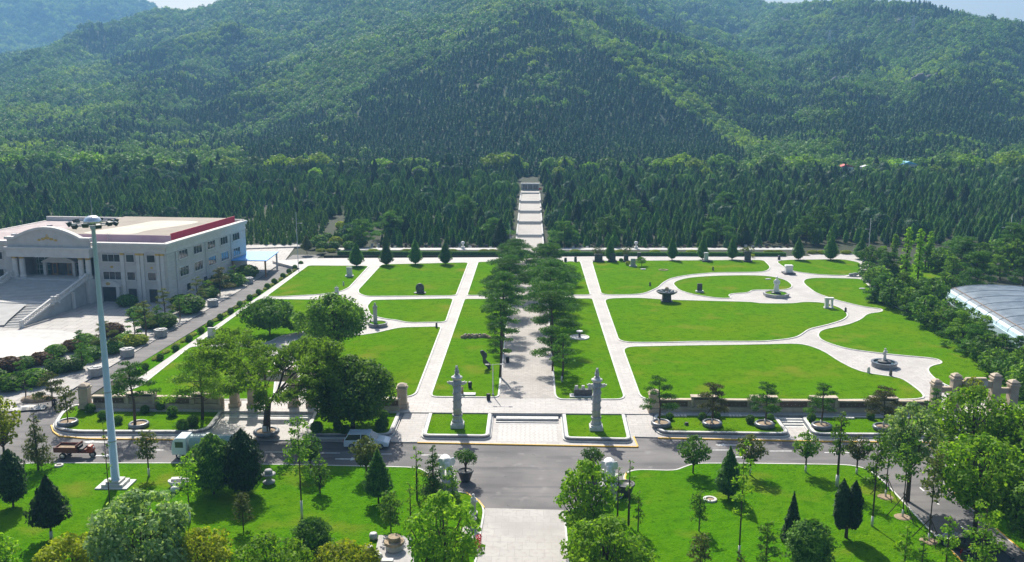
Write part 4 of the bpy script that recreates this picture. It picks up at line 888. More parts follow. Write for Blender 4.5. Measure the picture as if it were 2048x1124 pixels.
def gate(xs, row, tops, label):
    Ps = [G(x, row, GZ) for x in xs]; c = sum(Ps) / len(Ps); t = thing('memorial_gate', label, 'gate', c); hs = [HT(p, ty) for p, ty in zip(Ps, tops)]
    for p, h in zip(Ps, hs): pier(float(p[0] - c[0]), float(p[1] - c[1]), 0, h, '', .95, t)
    for i in range(len(Ps) - 1):
        a, b = Ps[i] - c, Ps[i + 1] - c; xm, w = (a[0] + b[0]) / 2, b[0] - a[0] - .9; hh = min(hs[i], hs[i + 1])
        if i == 1: MB().side([(xm - w / 2, hh - 1.75), (xm + w / 2, hh - 1.75), (xm + w / 2, hh - .95), (xm + w / 2 - .5, hh - .9), (xm + w / 2 - .7, hh - .55), (xm - w / 2 + .7, hh - .55), (xm - w / 2 + .5, hh - .9), (xm - w / 2, hh - .95)], -.22, .22).obj('crosspiece', 'tan_stone', t); MB().box((xm, -.24, hh - 1.5), (w * .7, .04, .6)).obj('name_panel', 'granite_light', t)
        else: MB().box((xm, 0, hh - 1.6), (w, .4, .65)).obj('crosspiece', 'tan_stone', t)
gate((1868, 1906, 1985, 2021), 824, (758, 746, 746, 759), 'tan stone gateway of four capped piers with crosspieces right of the garden')
gate((470, 506, 588, 624), 812, (746, 733, 733, 746), 'tan stone gateway behind the spreading tree left of the garden')

# ------------------------------------------------------------------ garden monuments
def mono(name, px, py, label, cat, z=GZ + .05, rz=0, group=None): 
    P = G(px, py, z); t = thing(name, label, cat, P, rz, group); t['_d'] = depth(P) / F; return t
def stele(px, py, w, ty, m, label, base='granite_light', cap=True, d=.35, bw=1.5):
    t = mono('stone_stele', px, py, label, 'stele'); P = t.location; W_ = w * t['_d']; h = HT(P, ty); del t['_d']
    MB().box((0, 0, 0), (W_ * bw, max(.8, d * 2.4), .28)).obj('base', base, t)
    s = MB().box((0, 0, .28), (W_, d, h - .28 - (.25 if cap else 0)), 0, 0, .96)
    s.obj('slab', m, t, bevel=.02)
    if cap: MB().box((0, 0, h - .25), (W_ * 1.12, d * 1.3, .25), 0, 0, .9).obj('cap', m, t)
    return t
stele(699, 553, 11, 534, 'granite_light', 'pale grey stele with flat top on the back left lawn')
stele(1399, 584, 10, 567, 'dark_stone', 'dark grey stele inside the oval lawn', 'granite_light', False)
stele(1577, 547, 14, 530, 'marble', 'white square drum monument where the paths meet at the back right', 'dark_stone', True, 1.0, 1.6)
stele(1266, 533, 10, 517, 'granite', 'grey rounded memorial stone beside the small tree on the back right lawn', 'granite', False)
stele(1412, 523, 8, 505, 'granite_light', 'pale stepped gravestone between two clipped cypresses', 'dark_stone', True, .5, 2.0)
stele(424, 676, 15, 655, 'granite_light', 'grey round topped stone slab at the left edge of the garden', 'kerb_dark', False, .4, 1.1)
for i, (px, w_, ty) in enumerate(((1197, 16, 508), (1225, 12, 507), (1252, 9, 510), (1278, 7, 505), (1495, 12, 502))):
    stele(px, 523, w_, ty, 'dark_stone', ['dark double gravestone at the corner of the back right lawn', 'dark square gravestone under a clipped cypress', 'small dark gravestone beside a round shrub', 'thin pale reddish memorial pillar behind the back path', 'dark gravestone at the far end of the back right lawn'][i], 'dark_stone', i != 1, .6, 1.4)
for px, py, ty, lb in ((1131, 524, 515, 'short dark bollard stone right of the avenue'), (1151, 524, 513, 'narrow dark bollard stone next to the back right path'), (1558, 520, 511, 'small dark stone bollard at the back right path corner')):
    P = G(px, py, GZ); h = HT(P, ty); t = thing('stone_bollard', lb, 'bollard', P); MB().lathe([(.32, 0), (.34, h * .3), (.28, h * .8), (.3, h * .9), (.2, h)], n=10).obj('post', 'dark_stone', t, smooth=True); MB().box((0, 0, -.02), (.9, .9, .1)).obj('base', 'granite_light', t)
t = mono('arch_stele', 1657, 616, 'white marble arch monument with open middle on the right lawn', 'monument'); h = HT(t.location, 595); del t['_d']
for s in (-1, 1): MB().box((s * .52, 0, .15), (.3, .6, h - .5)).obj('post', 'marble', t)
MB().box((0, 0, h - .35), (1.5, .7, .35)).obj('lintel', 'marble', t); MB().box((0, 0, 0), (1.6, .9, .16)).obj('base', 'granite_light', t); MB().box((-.15, .1, .15), (.45, .1, h - .5)).obj('slab', 'marble', t)
t = mono('black_boulder', 840, 586, 'black oval boulder on the second back left lawn', 'boulder'); h = HT(t.location, 567); del t['_d']
MB().ell((0, 0, h * .52), (.85, .45, h * .52), 0, 14, 9).ell((.1, -.1, .3), (.8, .5, .4)).obj('boulder', 'dark_stone', t, fuse=.07); MB().ell((0, -.42, h * .5), (.45, .05, .45)).obj('inscription_disc', 'panel_dark', t); MB().box((0, 0, -.02), (2.2, 1.1, .14)).obj('base', 'dark_stone', t)
def robed(h, m, parent, z=0, wide=1.0, arm=True):
    b = MB(); b.lathe([(.27 * wide, 0), (.26 * wide, .1), (.22 * wide, .35), (.18 * wide, .55), (.2 * wide, .7), (.19 * wide, .78), (.07, .83), (.055, .86)], (0, 0, 0), 14, 0, 1, .75)
    b.ell((0, -.01, .92), (.062, .072, .085)).ell((0, -.08, .915), (.016, .02, .02)).ell((0, .02, .945), (.07, .075, .07))
    for s in (-1, 1): b.tube([(s * .2 * wide, 0, .75), (s * .25 * wide, -.04, .58), (s * .12 * wide, -.2, .52)], [.055, .05, .035], 7)
    b.v = [(x * h, y * h, z + zz * h) for x, y, zz in b.v]; return b.obj('figure', m, parent, fuse=h * .017)
t = mono('robed_statue', 1552, 592, 'tall white robed figure on a dark rock inside an octagonal planter', 'statue', GZ); hh = HT(t.location, 553); del t['_d']
MB().lathe([(2.35, 0), (2.35, .5), (2.45, .5), (2.45, .62), (2.1, .62), (2.1, .45)], n=8, rot=pi / 8).obj('planter_rim', 'granite', t); MB().lathe([(2.1, .3), (2.05, .5)], n=8, rot=pi / 8).obj('planting', 'near_grass', t)
MB().ell((0, 0, .55), (.85, .7, .35)).ell((.4, -.2, .5), (.5, .5, .3)).ell((-.5, .1, .5), (.5, .4, .32)).obj('rock_base', 'dark_stone', t, fuse=.09); robed(hh - .8, 'marble', t, .8, .72)
t = mono('white_statue', 674, 596, 'small white figure with spread arms on a pedestal behind the dense tree', 'statue', GZ); hh = HT(t.location, 572); del t['_d']
MB().box((0, 0, 0), (.9, .9, .2)).box((0, 0, .2), (.7, .7, .9)).obj('pedestal', 'granite_light', t); robed(hh - 1.05, 'granite_light', t, 1.08, 1.3)
t = mono('bust_statue', 751, 652, 'grey bust on a pillar above a round planter among the left lawns', 'statue', GZ); hh = HT(t.location, 605); del t['_d']
MB().lathe([(1.5, 0), (1.5, .45), (1.55, .45), (1.55, .6), (1.3, .6), (1.3, .4)], (.4, 0, 0), n=20).obj('planter_ring', 'kerb_dark', t); MB().lathe([(1.3, .3), (1.28, .5)], (.4, 0, 0), n=16).obj('planting', 'near_grass', t)
MB().box((0, 0, .4), (.55, .55, hh - 1.3)).obj('pillar', 'granite', t); b = MB().ell((0, 0, hh - .72), (.42, .26, .28)).ell((0, 0, hh - .25), (.19, .22, .25)).tube([(0, 0, hh - .6), (0, 0, hh - .3)], [.13, .12], 8).ell((0, -.21, hh - .26), (.04, .05, .05)); b.obj('bust', 'granite', t, fuse=.04)
t = mono('bowl_fountain', 1333, 603, 'dark stone bowl fountain with a ball on a square pedestal', 'fountain', GZ); hh = HT(t.location, 574); del t['_d']
MB().box((0, 0, 0), (2.0, 1.7, .2)).box((0, 0, .2), (1.55, 1.3, 1.1), 0, 0, .92).obj('pedestal', 'dark_stone', t); MB().lathe([(.8, 1.3), (1.4, 1.45), (1.85, 1.75), (1.9, 1.95), (1.7, 1.95), (1.6, 1.75)], n=24).obj('bowl', 'dark_stone', t, smooth=True); MB().lathe([(1.6, 1.74), (1.58, 1.80)], n=20).obj('water', 'water', t)
MB().ell((0, 0, hh - .35), (.38, .38, .38), 0, 14, 9).lathe([(.3, 1.7), (.2, hh - .6)], n=10).obj('stone_ball', 'rock_tan', t, smooth=True)
rs = MB(); [rs.ell((1.1 * cos(a), 1.1 * sin(a), 1.95), (.25, .22, .2)) for a in np.arange(7) * .9]; rs.obj('rock', 'granite', t)
t = mono('round_fountain', 1768, 733, 'round dark basin fountain with a tiered carved figure on the right paving', 'fountain', GZ); hh = HT(t.location, 695); del t['_d']
MB().lathe([(1.62, 0), (1.62, .55), (1.7, .55), (1.7, .7), (1.4, .7), (1.4, .45)], n=28).obj('basin', 'kerb_dark', t); MB().lathe([(1.4, .4), (1.39, .52)], n=24).obj('water', 'water', t); MB().lathe([(.85, .4), (.85, .8), (.7, .85), (.45, .9), (.3, 1.0)], n=20).obj('tier', 'dark_stone', t)
b = MB().lathe([(.3, .95), (.22, 1.2), (.16, hh * .6), (.26, hh * .64), (.1, hh * .68)], n=10).ell((0, 0, hh * .76), (.26, .22, .26)).ell((0, 0, hh * .92), (.15, .15, .16)); [b.ell((s * .25, 0, hh * (.68 + .1 * (s > 0))), (.12, .12, .14)) for s in (-1, 1)]; b.obj('carved_figure', 'granite_light', t, fuse=.045)
t = mono('bird_bath', 1159, 676, 'white mushroom shaped bird bath standing in a round shallow basin', 'bird bath', GZ); del t['_d']
MB().lathe([(1.5, 0), (1.5, .2), (1.3, .2), (1.28, .1)], n=28).obj('basin', 'kerb_stone', t); MB().lathe([(1.28, .05), (1.27, .12)], n=24).obj('water', 'granite_light', t); MB().lathe([(.28, .08), (.17, .2), (.15, .95)], n=10).obj('stem', 'dark_stone', t); MB().lathe([(.15, .95), (.5, 1.0), (.52, 1.1), (.4, 1.14), (.1, 1.12)], n=18).obj('dish', 'marble', t, smooth=True)
t = mono('merlon_monument', 1166, 793, 'dark stone monument with three tooth shaped uprights on the centre right lawn', 'monument', GZ); del t['_d']
MB().box((0, 0, 0), (3.2, 1.3, .18)).obj('base', 'kerb_stone', t); MB().box((0, 0, .18), (2.2, .6, .75)).obj('block', 'dark_stone', t)
for i in (-1, 0, 1): MB().box((i * .8, 0, .93), (.42, .5, .45), 0, 0, .8).obj('upright', 'granite', t)
t = mono('flat_monument', 928, 790, 'low pale stone slab with a small dark object on the lawn behind the left column', 'monument', GZ); del t['_d']
MB().box((.1, 0, 0), (2.6, .9, .2)).obj('slab', 'granite_light', t); MB().box((-.2, 0, .2), (.3, .3, .6), 0, 0, .7).ell((-.2, 0, .9), (.16, .16, .18)).obj('figure', 'rock_tan', t)
t = mono('rockery', 952, 676, 'row of rough tan rocks with planting on the centre left lawn', 'rockery', GZ); del t['_d']
rq = random.Random(4); b = MB(); [b.ell((-2.1 + i * .38, rq.uniform(-.3, .3), .18), (rq.uniform(.25, .5), rq.uniform(.25, .4), rq.uniform(.22, .55)), 0, 7, 5) for i in range(12)]; b.obj('rock', 'rock_tan', t)
b = MB(); [b.ell((-1.6 + i * .55, .3, .3), (.35, .25, .35), 0, 7, 5) for i in range(6)]; b.obj('dark_rock', 'dark_stone', t)
t = mono('black_rock', 972, 738, 'black upright leaning scholar rock on the centre left lawn', 'rock', GZ); h = HT(t.location, 706); del t['_d']
b = MB(); [b.ell((-.5 + .85 * u + .14 * sin(u * 9), .1 * cos(u * 7), h * (1 - u) + .1), (.33 + .12 * sin(u * 11), .26, .3)) for u in np.linspace(0, 1, 9)]; b.obj('rock', 'dark_stone', t, fuse=.08)
for px, py, lb in ((940, 776, 'small dark litter bin on the lawn behind the left column'), (1015, 725, 'small dark litter bin at the left edge of the avenue'), (977, 800, 'low dark marker stone at the front of the centre left lawn')):
    P = G(px, py, GZ + .03); t = thing('litter_bin' if 'bin' in lb else 'marker_stone', lb, 'bin' if 'bin' in lb else 'marker', P); MB().lathe([(.22, 0), (.26, .7), (.2, .78)], n=10).obj('body', 'black', t)
    if 'bin' in lb: MB().lathe([(.27, .72), (.2, .82), (.05, .86)], n=10).obj('lid', 'dark_stone', t)
for px, py, lb in ((1300, 572, 'small white marker beside the curving path near the dark bowl'), (1426, 541, 'tiny dark marker stone on the back right lawn'), (1737, 746, 'small tan marker stone on the front right lawn'), (687, 571, 'small upright marker left of the diagonal path'), (873, 655, 'tiny garden spotlight near the left path junction'), (1691, 624, 'small dark garden spotlight on the right lawn edge'), (1781, 752, 'low green garden light on the front right lawn'), (1536, 559, 'pale flat stone in the oval lawn'), (1724, 578, 'pale flat stone at the right lawn edge near the shrubs'), (1327, 540, 'pale ring of flat stones on the back right lawn'), (1286, 539, 'pale fallen slab beside the small tree on the back right lawn')):
    P = G(px, py, GZ + .05); t = thing('marker_stone', lb, 'marker', P); fl = 'flat' in lb or 'slab' in lb
    if 'ring' in lb: b = MB(); [b.ell((.8 * cos(a), .8 * sin(a), .05), (.3, .25, .1), 0, 7, 4) for a in np.arange(9) * .7]; b.obj('stone', 'rock_tan', t)
    elif fl: MB().ell((0, 0, .08), (.6, .35, .16), 0, 9, 5).ell((.3, .1, .08), (.4, .3, .12), 0, 8, 5).obj('stone', 'granite_light', t)
    else: MB().box((0, 0, 0), (.32, .26, .7), .3, 0, .8).ell((0, 0, .72), (.14, .12, .12), 0, 8, 5).obj('stone', 'dark_stone' if ('dark' in lb or 'light' in lb) else 'granite_light', t)
# white sculpture on the grass with a dark one at the path tip
t = mono('reclining_sculpture', 1709, 553, 'grey reclining stone sculpture at the tip of the upper right path', 'sculpture', GZ); del t['_d']
MB().box((0, 0, 0), (3.4, 1.0, .15)).obj('base', 'granite_light', t); MB().ell((-.7, 0, .4), (.6, .35, .3)).ell((.1, 0, .5), (.7, .3, .34)).ell((.95, 0, .75), (.3, .28, .38)).ell((1.3, .1, .4), (.45, .4, .4)).obj('figure', 'granite', t, fuse=.06)
# planter rings with pines, white box planters
def ringplanter(px, py, label, r=.95):
    P = G(px, py, .46); t = thing('ring_planter', label, 'planter', P, 0, 'dark ring planters in the front beds')
    MB().lathe([(r, 0), (r * 1.12, .18), (r * 1.1, .38), (r * .95, .5), (r * .82, .46), (r * .8, .2)], n=24).obj('ring', 'kerb_dark', t, smooth=True); MB().lathe([(r * .82, .25), (r * .8, .34)], n=20).obj('earth', 'earth', t)
    return P
RP = []
for px, py, lb in ((1322, 851, 'dark ring planter at the near left corner of the right front bed'), (1424, 851, 'dark ring planter with staked brownish pine in the right front bed'), (1529, 853, 'dark ring planter left of the small side steps'), (1643, 856, 'dark ring planter right of the small side steps'), (1766, 859, 'dark ring planter with the flat brown pine in the far right front bed'), (1868, 862, 'pale ring planter at the far right end of the front bed'), (136, 849, 'dark ring planter at the left end of the left front bed'), (278, 853, 'dark ring planter with tall pine behind the light mast'), (533, 868, 'octagonal stone planter round the trunk of the spreading tree')): RP.append(ringplanter(px, py, lb, 1.25 if px == 533 else 1.0))
for px, py, lb in ((192, 750, 'grey stone box planter nearest the light mast along the left road'), (255, 712, 'grey stone box planter second from the front along the left road'), (322, 672, 'grey stone box planter third from the front along the left road'), (426, 611, 'grey stone box planter fourth from the front along the left road'), (497, 566, 'grey stone box planter nearest the blue canopy along the left road')):
    P = G(px, py, .06); t = thing('box_planter', lb, 'planter', P, .1, 'stone box planters along the left road'); MB().lathe([(.95, 0), (.95, .9), (1.05, .92), (1.05, 1.1), (.7, 1.1), (.68, 1.0)], n=6, rot=.2).obj('box', 'granite', t); MB().lathe([(.3, 1.0), (.32, 1.18)], n=8).lathe([(.3, 1.0), (.3, 1.22)], (.45, .1, 0), 8).obj('cap', 'granite_light', t)
for i, (px, py) in enumerate(((1360, 832), (1470, 832), (1694, 836), (1802, 836))):
    P = G(px, py, .48); t = thing('step_slab', ['pale slotted slab steps behind the first ring planter', 'pale slotted slab steps left of the third ring planter', 'pale slotted slab steps right of the fourth ring planter', 'pale slotted slab steps right of the brown pine'][i], 'slab', P)
    b = MB(); [b.box((-.55 + .37 * k, 0, 0), (.3, .75, .14)) for k in range(4)]; b.obj('slab', 'granite_light', t)
P = G(1373, 850, .46); t = thing('ground_lamp', 'small dark ground lamp on the right front bed', 'lamp', P); MB().box((0, 0, 0), (.42, .3, .32), .2, 0, .8).obj('body', 'dark_stone', t); MB().box((0, -.16, .08), (.3, .02, .18), .2).obj('lens', 'glass', t)

# ------------------------------------------------------------------ foreground stone pieces
def fg(name, px, py, label, cat, rz=0): return thing(name, label, cat, G(px, py, .1), rz)
t = fg('millstone_stack', 789, 1100, 'tan millstone stack on a pale paved square in the near lawn', 'millstone')
MB().lathe([(.62, 0), (.7, .15), (.68, .5), (.6, .62)], n=18).obj('drum', 'granite', t); MB().lathe([(.82, .62), (.85, .7), (.8, .82), (.5, .84)], n=20).obj('tray', 'rock_tan', t); MB().lathe([(.48, .84), (.5, 1.2), (.3, 1.24), (.08, 1.2)], n=18).obj('upper_stone', 'rock_tan', t)
pvp = gp([(757, 1070), (824, 1072), (830, 1150), (742, 1150)], .13); struct(MB().prism(pvp, 0, .13), 'paving', 'entry_paving')
for px, py, lb in ((747, 1078, 'pale drum stone on the grass beside the paved square'), (738, 1104, 'tan drum stone nearest the yellow shrubs'), (757, 1120, 'pale drum stone at the lower left corner of the paved square')):
    t = fg('drum_stool', px, py, lb, 'stone stool'); MB().lathe([(.3, 0), (.36, .25), (.3, .52)], n=14).obj('drum', 'granite', t, smooth=True); MB().lathe([(.28, .52), (.24, .55)], n=12).obj('top', 'granite_light', t)
t = fg('stone_table', 775, 1128, 'pale flat stone block at the near edge of the paved square', 'stone block'); MB().box((0, 0, 0), (.9, .5, .4)).obj('block', 'granite_light', t, bevel=.03)
t = fg('stone_basin', 361, 972, 'white stone basin carved like a boat on the near left lawn', 'basin', .1)
MB().lathe([(.8, 0), (1.05, .35), (1.12, .6), (1.05, .62), (.9, .45)], n=24, sy=.62).obj('basin', 'marble', t, smooth=True); MB().box((-.35, .05, .45), (.9, .55, .35), .1).box((.3, -.1, .5), (.12, .7, .4), .4).obj('carved_cabin', 'granite_light', t); MB().lathe([(.9, .4), (.88, .46)], n=20, sy=.6).obj('water', 'water', t)
t = fg('egg_stone', 350, 984, 'smooth white egg shaped stone in front of the boat basin', 'stone'); MB().ell((0, 0, .25), (.42, .32, .34), 0, 14, 9).obj('stone', 'marble', t, smooth=True)
t = fg('urn_planter', 538, 965, 'grey double bowl stone urn under the dark trees on the near left lawn', 'urn')
MB().lathe([(.55, 0), (.58, .12), (.28, .2), (.22, .5), (.3, .6)], n=16).obj('foot', 'granite', t, smooth=True); MB().lathe([(.3, .6), (.62, .75), (.66, .9), (.4, .92)], n=18).obj('bowl', 'granite', t, smooth=True); MB().lathe([(.36, .9), (.4, 1.15), (.3, 1.3), (.08, 1.34)], n=14).obj('lid', 'granite', t, smooth=True)
for px, py, lb in ((443, 962, 'pale stone well ring on the shaded near left lawn'), (422, 940, 'thin grey hoop of stone near the tank truck'), (1420, 1000, 'pale concrete manhole ring with brown cover on the near right lawn'), (118, 932, 'brown earth pit with concrete rim beside the three wheeled truck')):
    t = fg('stone_ring', px, py, lb, 'ring'); r = .62 if px > 1000 else .42; MB().lathe([(r, 0), (r, .14), (r * .95, .16), (r * .62, .16), (r * .6, .05)], n=20).obj('rim', 'granite_light', t); MB().lathe([(r * .61, .0), (r * .6, .08)], n=16).obj('cover', 'earth' if px != 443 else 'dark_stone', t)
for px, py, ty, lb in ((947, 1028, 985, 'small carved figure on a slim pillar behind the entrance paving'), (945, 1058, 1022, 'second small carved figure on a pillar nearer the camera left of the entrance paving')):
    t = fg('pillar_statue', px, py, lb, 'statue'); h = HT(t.location, ty); MB().box((0, 0, 0), (.7, .7, .15)).box((0, 0, .15), (.42, .42, h * .55)).obj('pillar', 'granite', t)
    MB().ell((0, 0, h * .7), (.25, .2, .22)).ell((0, -.05, h * .88), (.15, .15, .16)).ell((.1, 0, h * .6), (.3, .22, .14)).obj('figure', 'granite_light', t, fuse=.035)
struct(MB().prism(gp([(925, 1052), (962, 1052), (955, 1085), (920, 1085)], .13), 0, .14), 'paving', 'entry_paving')
t = fg('red_flower_clump', 957, 1090, 'bright red flowering clump at the edge of the entrance paving', 'flowers'); rg_ = rng_(); Q, T = lumpy([((0, dy, .35), .28) for dy in (-.9, -.4, .1, .6)], .07, 1.0, rg_, 1); crownobj(soup(Q, T, 'petals', 'flower_red'), t, 'petals'); MB().tube([(0, .1, 0), (0, .1, .4)], .05, 5).obj('stem', 'bark', t)

# ------------------------------------------------------------------ vehicles
def wheel(parent, x, y, r, w=.2):
    t = MB(); t.tube([(0, -w / 2, 0), (0, w / 2, 0)], r, 16); o = t.obj('wheel', 'rubber', parent, (x, y, r)); MB().tube([(0, -w / 2 - .012, 0), (0, w / 2 + .012, 0)], r * .6, 12).obj('rim', 'silver', o); return o
def car(P, rz, label, paint, L=4.7, Wd=1.8, H=1.62, van=True, plate=False):
    t = thing('parked_car' if 'parked' in label else 'car', label, 'car', P, rz); h = L / 2
    if van: low = [(-h, .3), (-h, .95), (-h + .05, 1.0), (h - 1.35, 1.0), (h - .5, .88), (h - .05, .68), (h, .5), (h - .05, .3)]; cab = [(-h + .08, 1.0), (-h + .28, H - .1), (-h + .5, H), (h - 2.3, H), (h - 2.0, H - .06), (h - 1.25, 1.0)]
    else: low = [(-h, .3), (-h, .85), (-h + .1, .92), (h - 1.2, .92), (h - .2, .72), (h, .55), (h - .05, .3)]; cab = [(-h + .55, .92), (-h + 1.15, H), (h - 2.3, H), (h - 1.25, .92)]
    b = MB().sidelist(low, [(-Wd / 2 + .06, 1), (Wd / 2 - .06, 1)]).sidelist([(x * .985, z * .99 + .01) for x, z in low], [(-Wd / 2, 1), (Wd / 2, 1)]); b.obj('body', paint, t, bevel=.05)
    g = MB(); k = .12; n = len(cab); top = max(z for _, z in cab)
    vs = [(x, s * (Wd / 2 - .05 - k * (z - cab[0][1]) / (top - cab[0][1])), z) for s in (-1, 1) for x, z in cab]
    g.add(vs, [tuple(range(n)), tuple(range(2 * n - 1, n - 1, -1))] + [(i, n + i, n + (i + 1) % n, (i + 1) % n) for i in range(n)]); g.obj('windows', 'glass', t)
    rf = MB(); wr = Wd / 2 - k - .02; xs = [x for x, z in cab if z > top - .08]; rf.box(((min(xs) + max(xs)) / 2, 0, top - .03), (max(xs) - min(xs) + .12, 2 * wr, .06))
    for x0, z0, x1, z1 in ([(cab[0][0], 1.0, cab[2][0], top), (-.55, 1.0, -.55, top), (.45, 1.0, .35, top), (cab[-1][0], 1.0, cab[-3][0], top)] if van else [(cab[0][0], .92, cab[1][0], top), (.0, .92, -.05, top), (cab[-1][0], .92, cab[-2][0], top)]):
        for s in (-1, 1): rf.tube([(x0, s * (Wd / 2 - .035), z0), (x1, s * wr, z1)], .05, 5)
    rf.obj('roof', paint, t)
    if van: [MB().tube([(cab[2][0] + .2, s * .6, top + .06), (cab[3][0], s * .6, top + .06)], .025, 5).obj('roof_rail', 'silver', t) for s in (-1, 1)]
    for sx in (h - .85, -h + .85):
        for s in (-1, 1): wheel(t, sx, s * (Wd / 2 - .1), .33)
    for s in (-1, 1):
        MB().ell((h - .12, s * (Wd / 2 - .3), .68), (.16, .2, .1), 0, 8, 5).obj('headlight', 'headlamp', t); MB().box((-h + .0, s * (Wd / 2 - .18), .7), (.06, .22, .35)).obj('tail_light', 'tail_red', t); MB().box((h - 1.45, s * (Wd / 2 + .08), .98), (.1, .16, .12)).obj('mirror', paint, t)
    if plate: MB().box((h + .0, 0, .42), (.03, .46, .14)).obj('number_plate', 'plate_blue', t)
    MB().box((h - .02, 0, .32), (.06, Wd - .5, .22)).obj('grille', 'black', t)
    return t
car(G(735, 893), 0.02, 'white people carrier parked on the road below the round tree', 'car_white')
P = G(1936, 1102); car(P, R(130), 'black car parked in the right road under the trees', 'car_dark', 4.5, 1.8, 1.45, False)
P = G(1990, 1142); car(P, R(-50), 'dark car with blue number plate and red tail light at the bottom right corner', 'car_dark', 4.6, 1.85, 1.45, False, True)
t = thing('three_wheel_truck', 'rusty red three wheeled cargo truck with open bed on the left road', 'truck', G(152, 914), 0.0)
b = MB().box((-.7, 0, .75), (2.3, 1.5, .08)).box((-.7, -.74, .8), (2.3, .05, .5)).box((-.7, .74, .8), (2.3, .05, .5)).box((.42, 0, .8), (.05, 1.5, .72)).box((-1.84, 0, .8), (.05, 1.5, .4)); b.obj('cargo_bed', 'truck_red', t); MB().box((-.7, 0, .84), (2.1, 1.36, .2)).obj('load', 'earth', t)
MB().box((.3, 0, .5), (3.2, .5, .16)).box((.95, 0, .62), (.5, .6, .3)).obj('chassis', 'truck_red', t, bevel=.02); MB().box((.75, 0, .9), (.5, 1.0, .16)).box((.55, 0, 1.0), (.1, .9, .3)).obj('seat', 'black', t)
MB().sidelist([(1.35, .6), (1.35, 1.35), (1.75, 1.25), (1.95, .8), (1.8, .6)], [(-.35, 1), (.35, 1)]).obj('front_cowl', 'truck_orange', t, bevel=.05); MB().tube([(1.4, -.5, 1.4), (1.45, 0, 1.3), (1.4, .5, 1.4)], .03, 5).obj('handlebar', 'black', t); MB().ell((1.9, 0, 1.05), (.08, .12, .12), 0, 8, 5).obj('headlight', 'headlamp', t)
for x, y in ((-1.0, -.62), (-1.0, .62), (1.75, 0)): wheel(t, x, y, .34, .18)
t = thing('water_tank_truck', 'white cab tank truck with grey green tank parked behind the dark trees', 'truck', G(408, 913), 0.0)
MB().sidelist([(-2.9, .5), (-2.95, 1.15), (-2.75, 2.0), (-2.45, 2.3), (-1.4, 2.3), (-1.4, .5)], [(-.95, 1), (.95, 1)]).obj('cab', 'car_white', t, bevel=.08)
MB().add([(-2.935, -.8, 1.3), (-2.935, .8, 1.3), (-2.76, .75, 2.0), (-2.76, -.75, 2.0)], [(0, 3, 2, 1)]).box((-2.1, -.955, 1.3), (.8, .02, .6)).box((-2.1, .955, 1.3), (.8, .02, .6)).obj('windows', 'glass', t)
MB().box((.6, 0, .55), (5.2, .9, .25)).obj('chassis', 'black', t)
tk = MB(); tk.tube([(-1.2, 0, 1.55), (-1.15, 0, 1.55), (3.0, 0, 1.55), (3.05, 0, 1.55)], [.6, .82, .82, .6], 20); tk.obj('tank', 'truck_tank', t, smooth=False); MB().lathe([(.25, 2.3), (.25, 2.5)], (.6, 0, 0), 12).obj('filler_cap', 'steel_grey', t)
for x in (0.0, 1.4): MB().tube([(x, .84 * cos(a), 1.55 + .84 * sin(a)) for a in np.linspace(0, 2 * pi, 20)], .03, 4).obj('strap', 'steel_grey', t)
for x in (-2.1, 1.7, 2.5):
    for s in (-1, 1): wheel(t, x, s * .8, .42, .26)
for s in (-1, 1): MB().box((-2.95, s * .7, .75), (.05, .3, .2)).obj('headlight', 'headlamp', t)

# ------------------------------------------------------------------ people
def person(px, py, z, h, rz, label, top, legs, stride=.16):
    t = thing('person', label, 'person', G(px, py, z), rz); k = h / 1.72
    V = [(0, 0, .92), (0, -.01, 1.12), (0, 0, 1.36), (0, -.01, 1.48), (0, -.03, 1.6), (.09, 0, .88), (.10, -stride, .48), (.10, -stride * .9, .08), (.10, -stride - .12, .03), (-.09, 0, .88), (-.10, stride * .8, .5), (-.10, stride * 1.6, .1), (-.10, stride * 1.4 - .1, .03), (.18, 0, 1.38), (.23, .05, 1.12), (.22, -.05, .88), (-.18, 0, 1.38), (-.23, -.06, 1.12), (-.22, -.18, .92)]
    E = [(0, 1), (1, 2), (2, 3), (3, 4), (0, 5), (5, 6), (6, 7), (7, 8), (0, 9), (9, 10), (10, 11), (11, 12), (2, 13), (13, 14), (14, 15), (2, 16), (16, 17), (17, 18)]
    rad = [.13, .13, .14, .06, .09, .09, .065, .05, .045, .09, .065, .05, .045, .07, .05, .035, .07, .05, .035]
    me = bpy.data.meshes.new('body'); me.from_pydata([(a * k, b * k, c * k) for a, b, c in V], E, []); me.update(); me.materials.append(MATS['cloth_dark'] if top == 'cloth_dark' else MATS[top])
    o = bpy.data.objects.new('body', me); COL.objects.link(o); o.parent = t; m = o.modifiers.new('skin', 'SKIN'); m.use_smooth_shade = True; sv = me.skin_vertices[0].data
    for i, r in enumerate(rad): sv[i].radius = (r * k, r * k * (.75 if i in (0, 1, 2) else 1))
    sv[0].use_root = True; o.modifiers.new('sub', 'SUBSURF').levels = 1; o.modifiers['sub'].render_levels = 1
    MB().ell((0, -.03 * k, 1.61 * k), (.085 * k, .1 * k, .12 * k), 0, 10, 7).ell((0, -.13 * k, 1.6 * k), (.018, .02, .02)).obj('face', 'skin', t, smooth=True); MB().ell((0, .0, 1.66 * k), (.1 * k, .11 * k, .1 * k), 0, 10, 6).obj('hair', 'hair', t, smooth=True)
    tr_ = MB()
    for ids in ((5, 6, 7), (9, 10, 11)): tr_.tube([tuple(np.array(V[i]) * k) for i in ids], [.105 * k, .085 * k, .07 * k], 8)
    tr_.obj('trousers', legs, t, smooth=True); return t
person(111, 822, .02, 1.7, .3, 'person in dark clothes walking on the road beside the left wall end', 'cloth_dark', 'black')
person(1868, 952, .02, 1.7, -1.0, 'person in a yellow top walking at the edge of the right road under the trees', 'cloth_yellow', 'black')
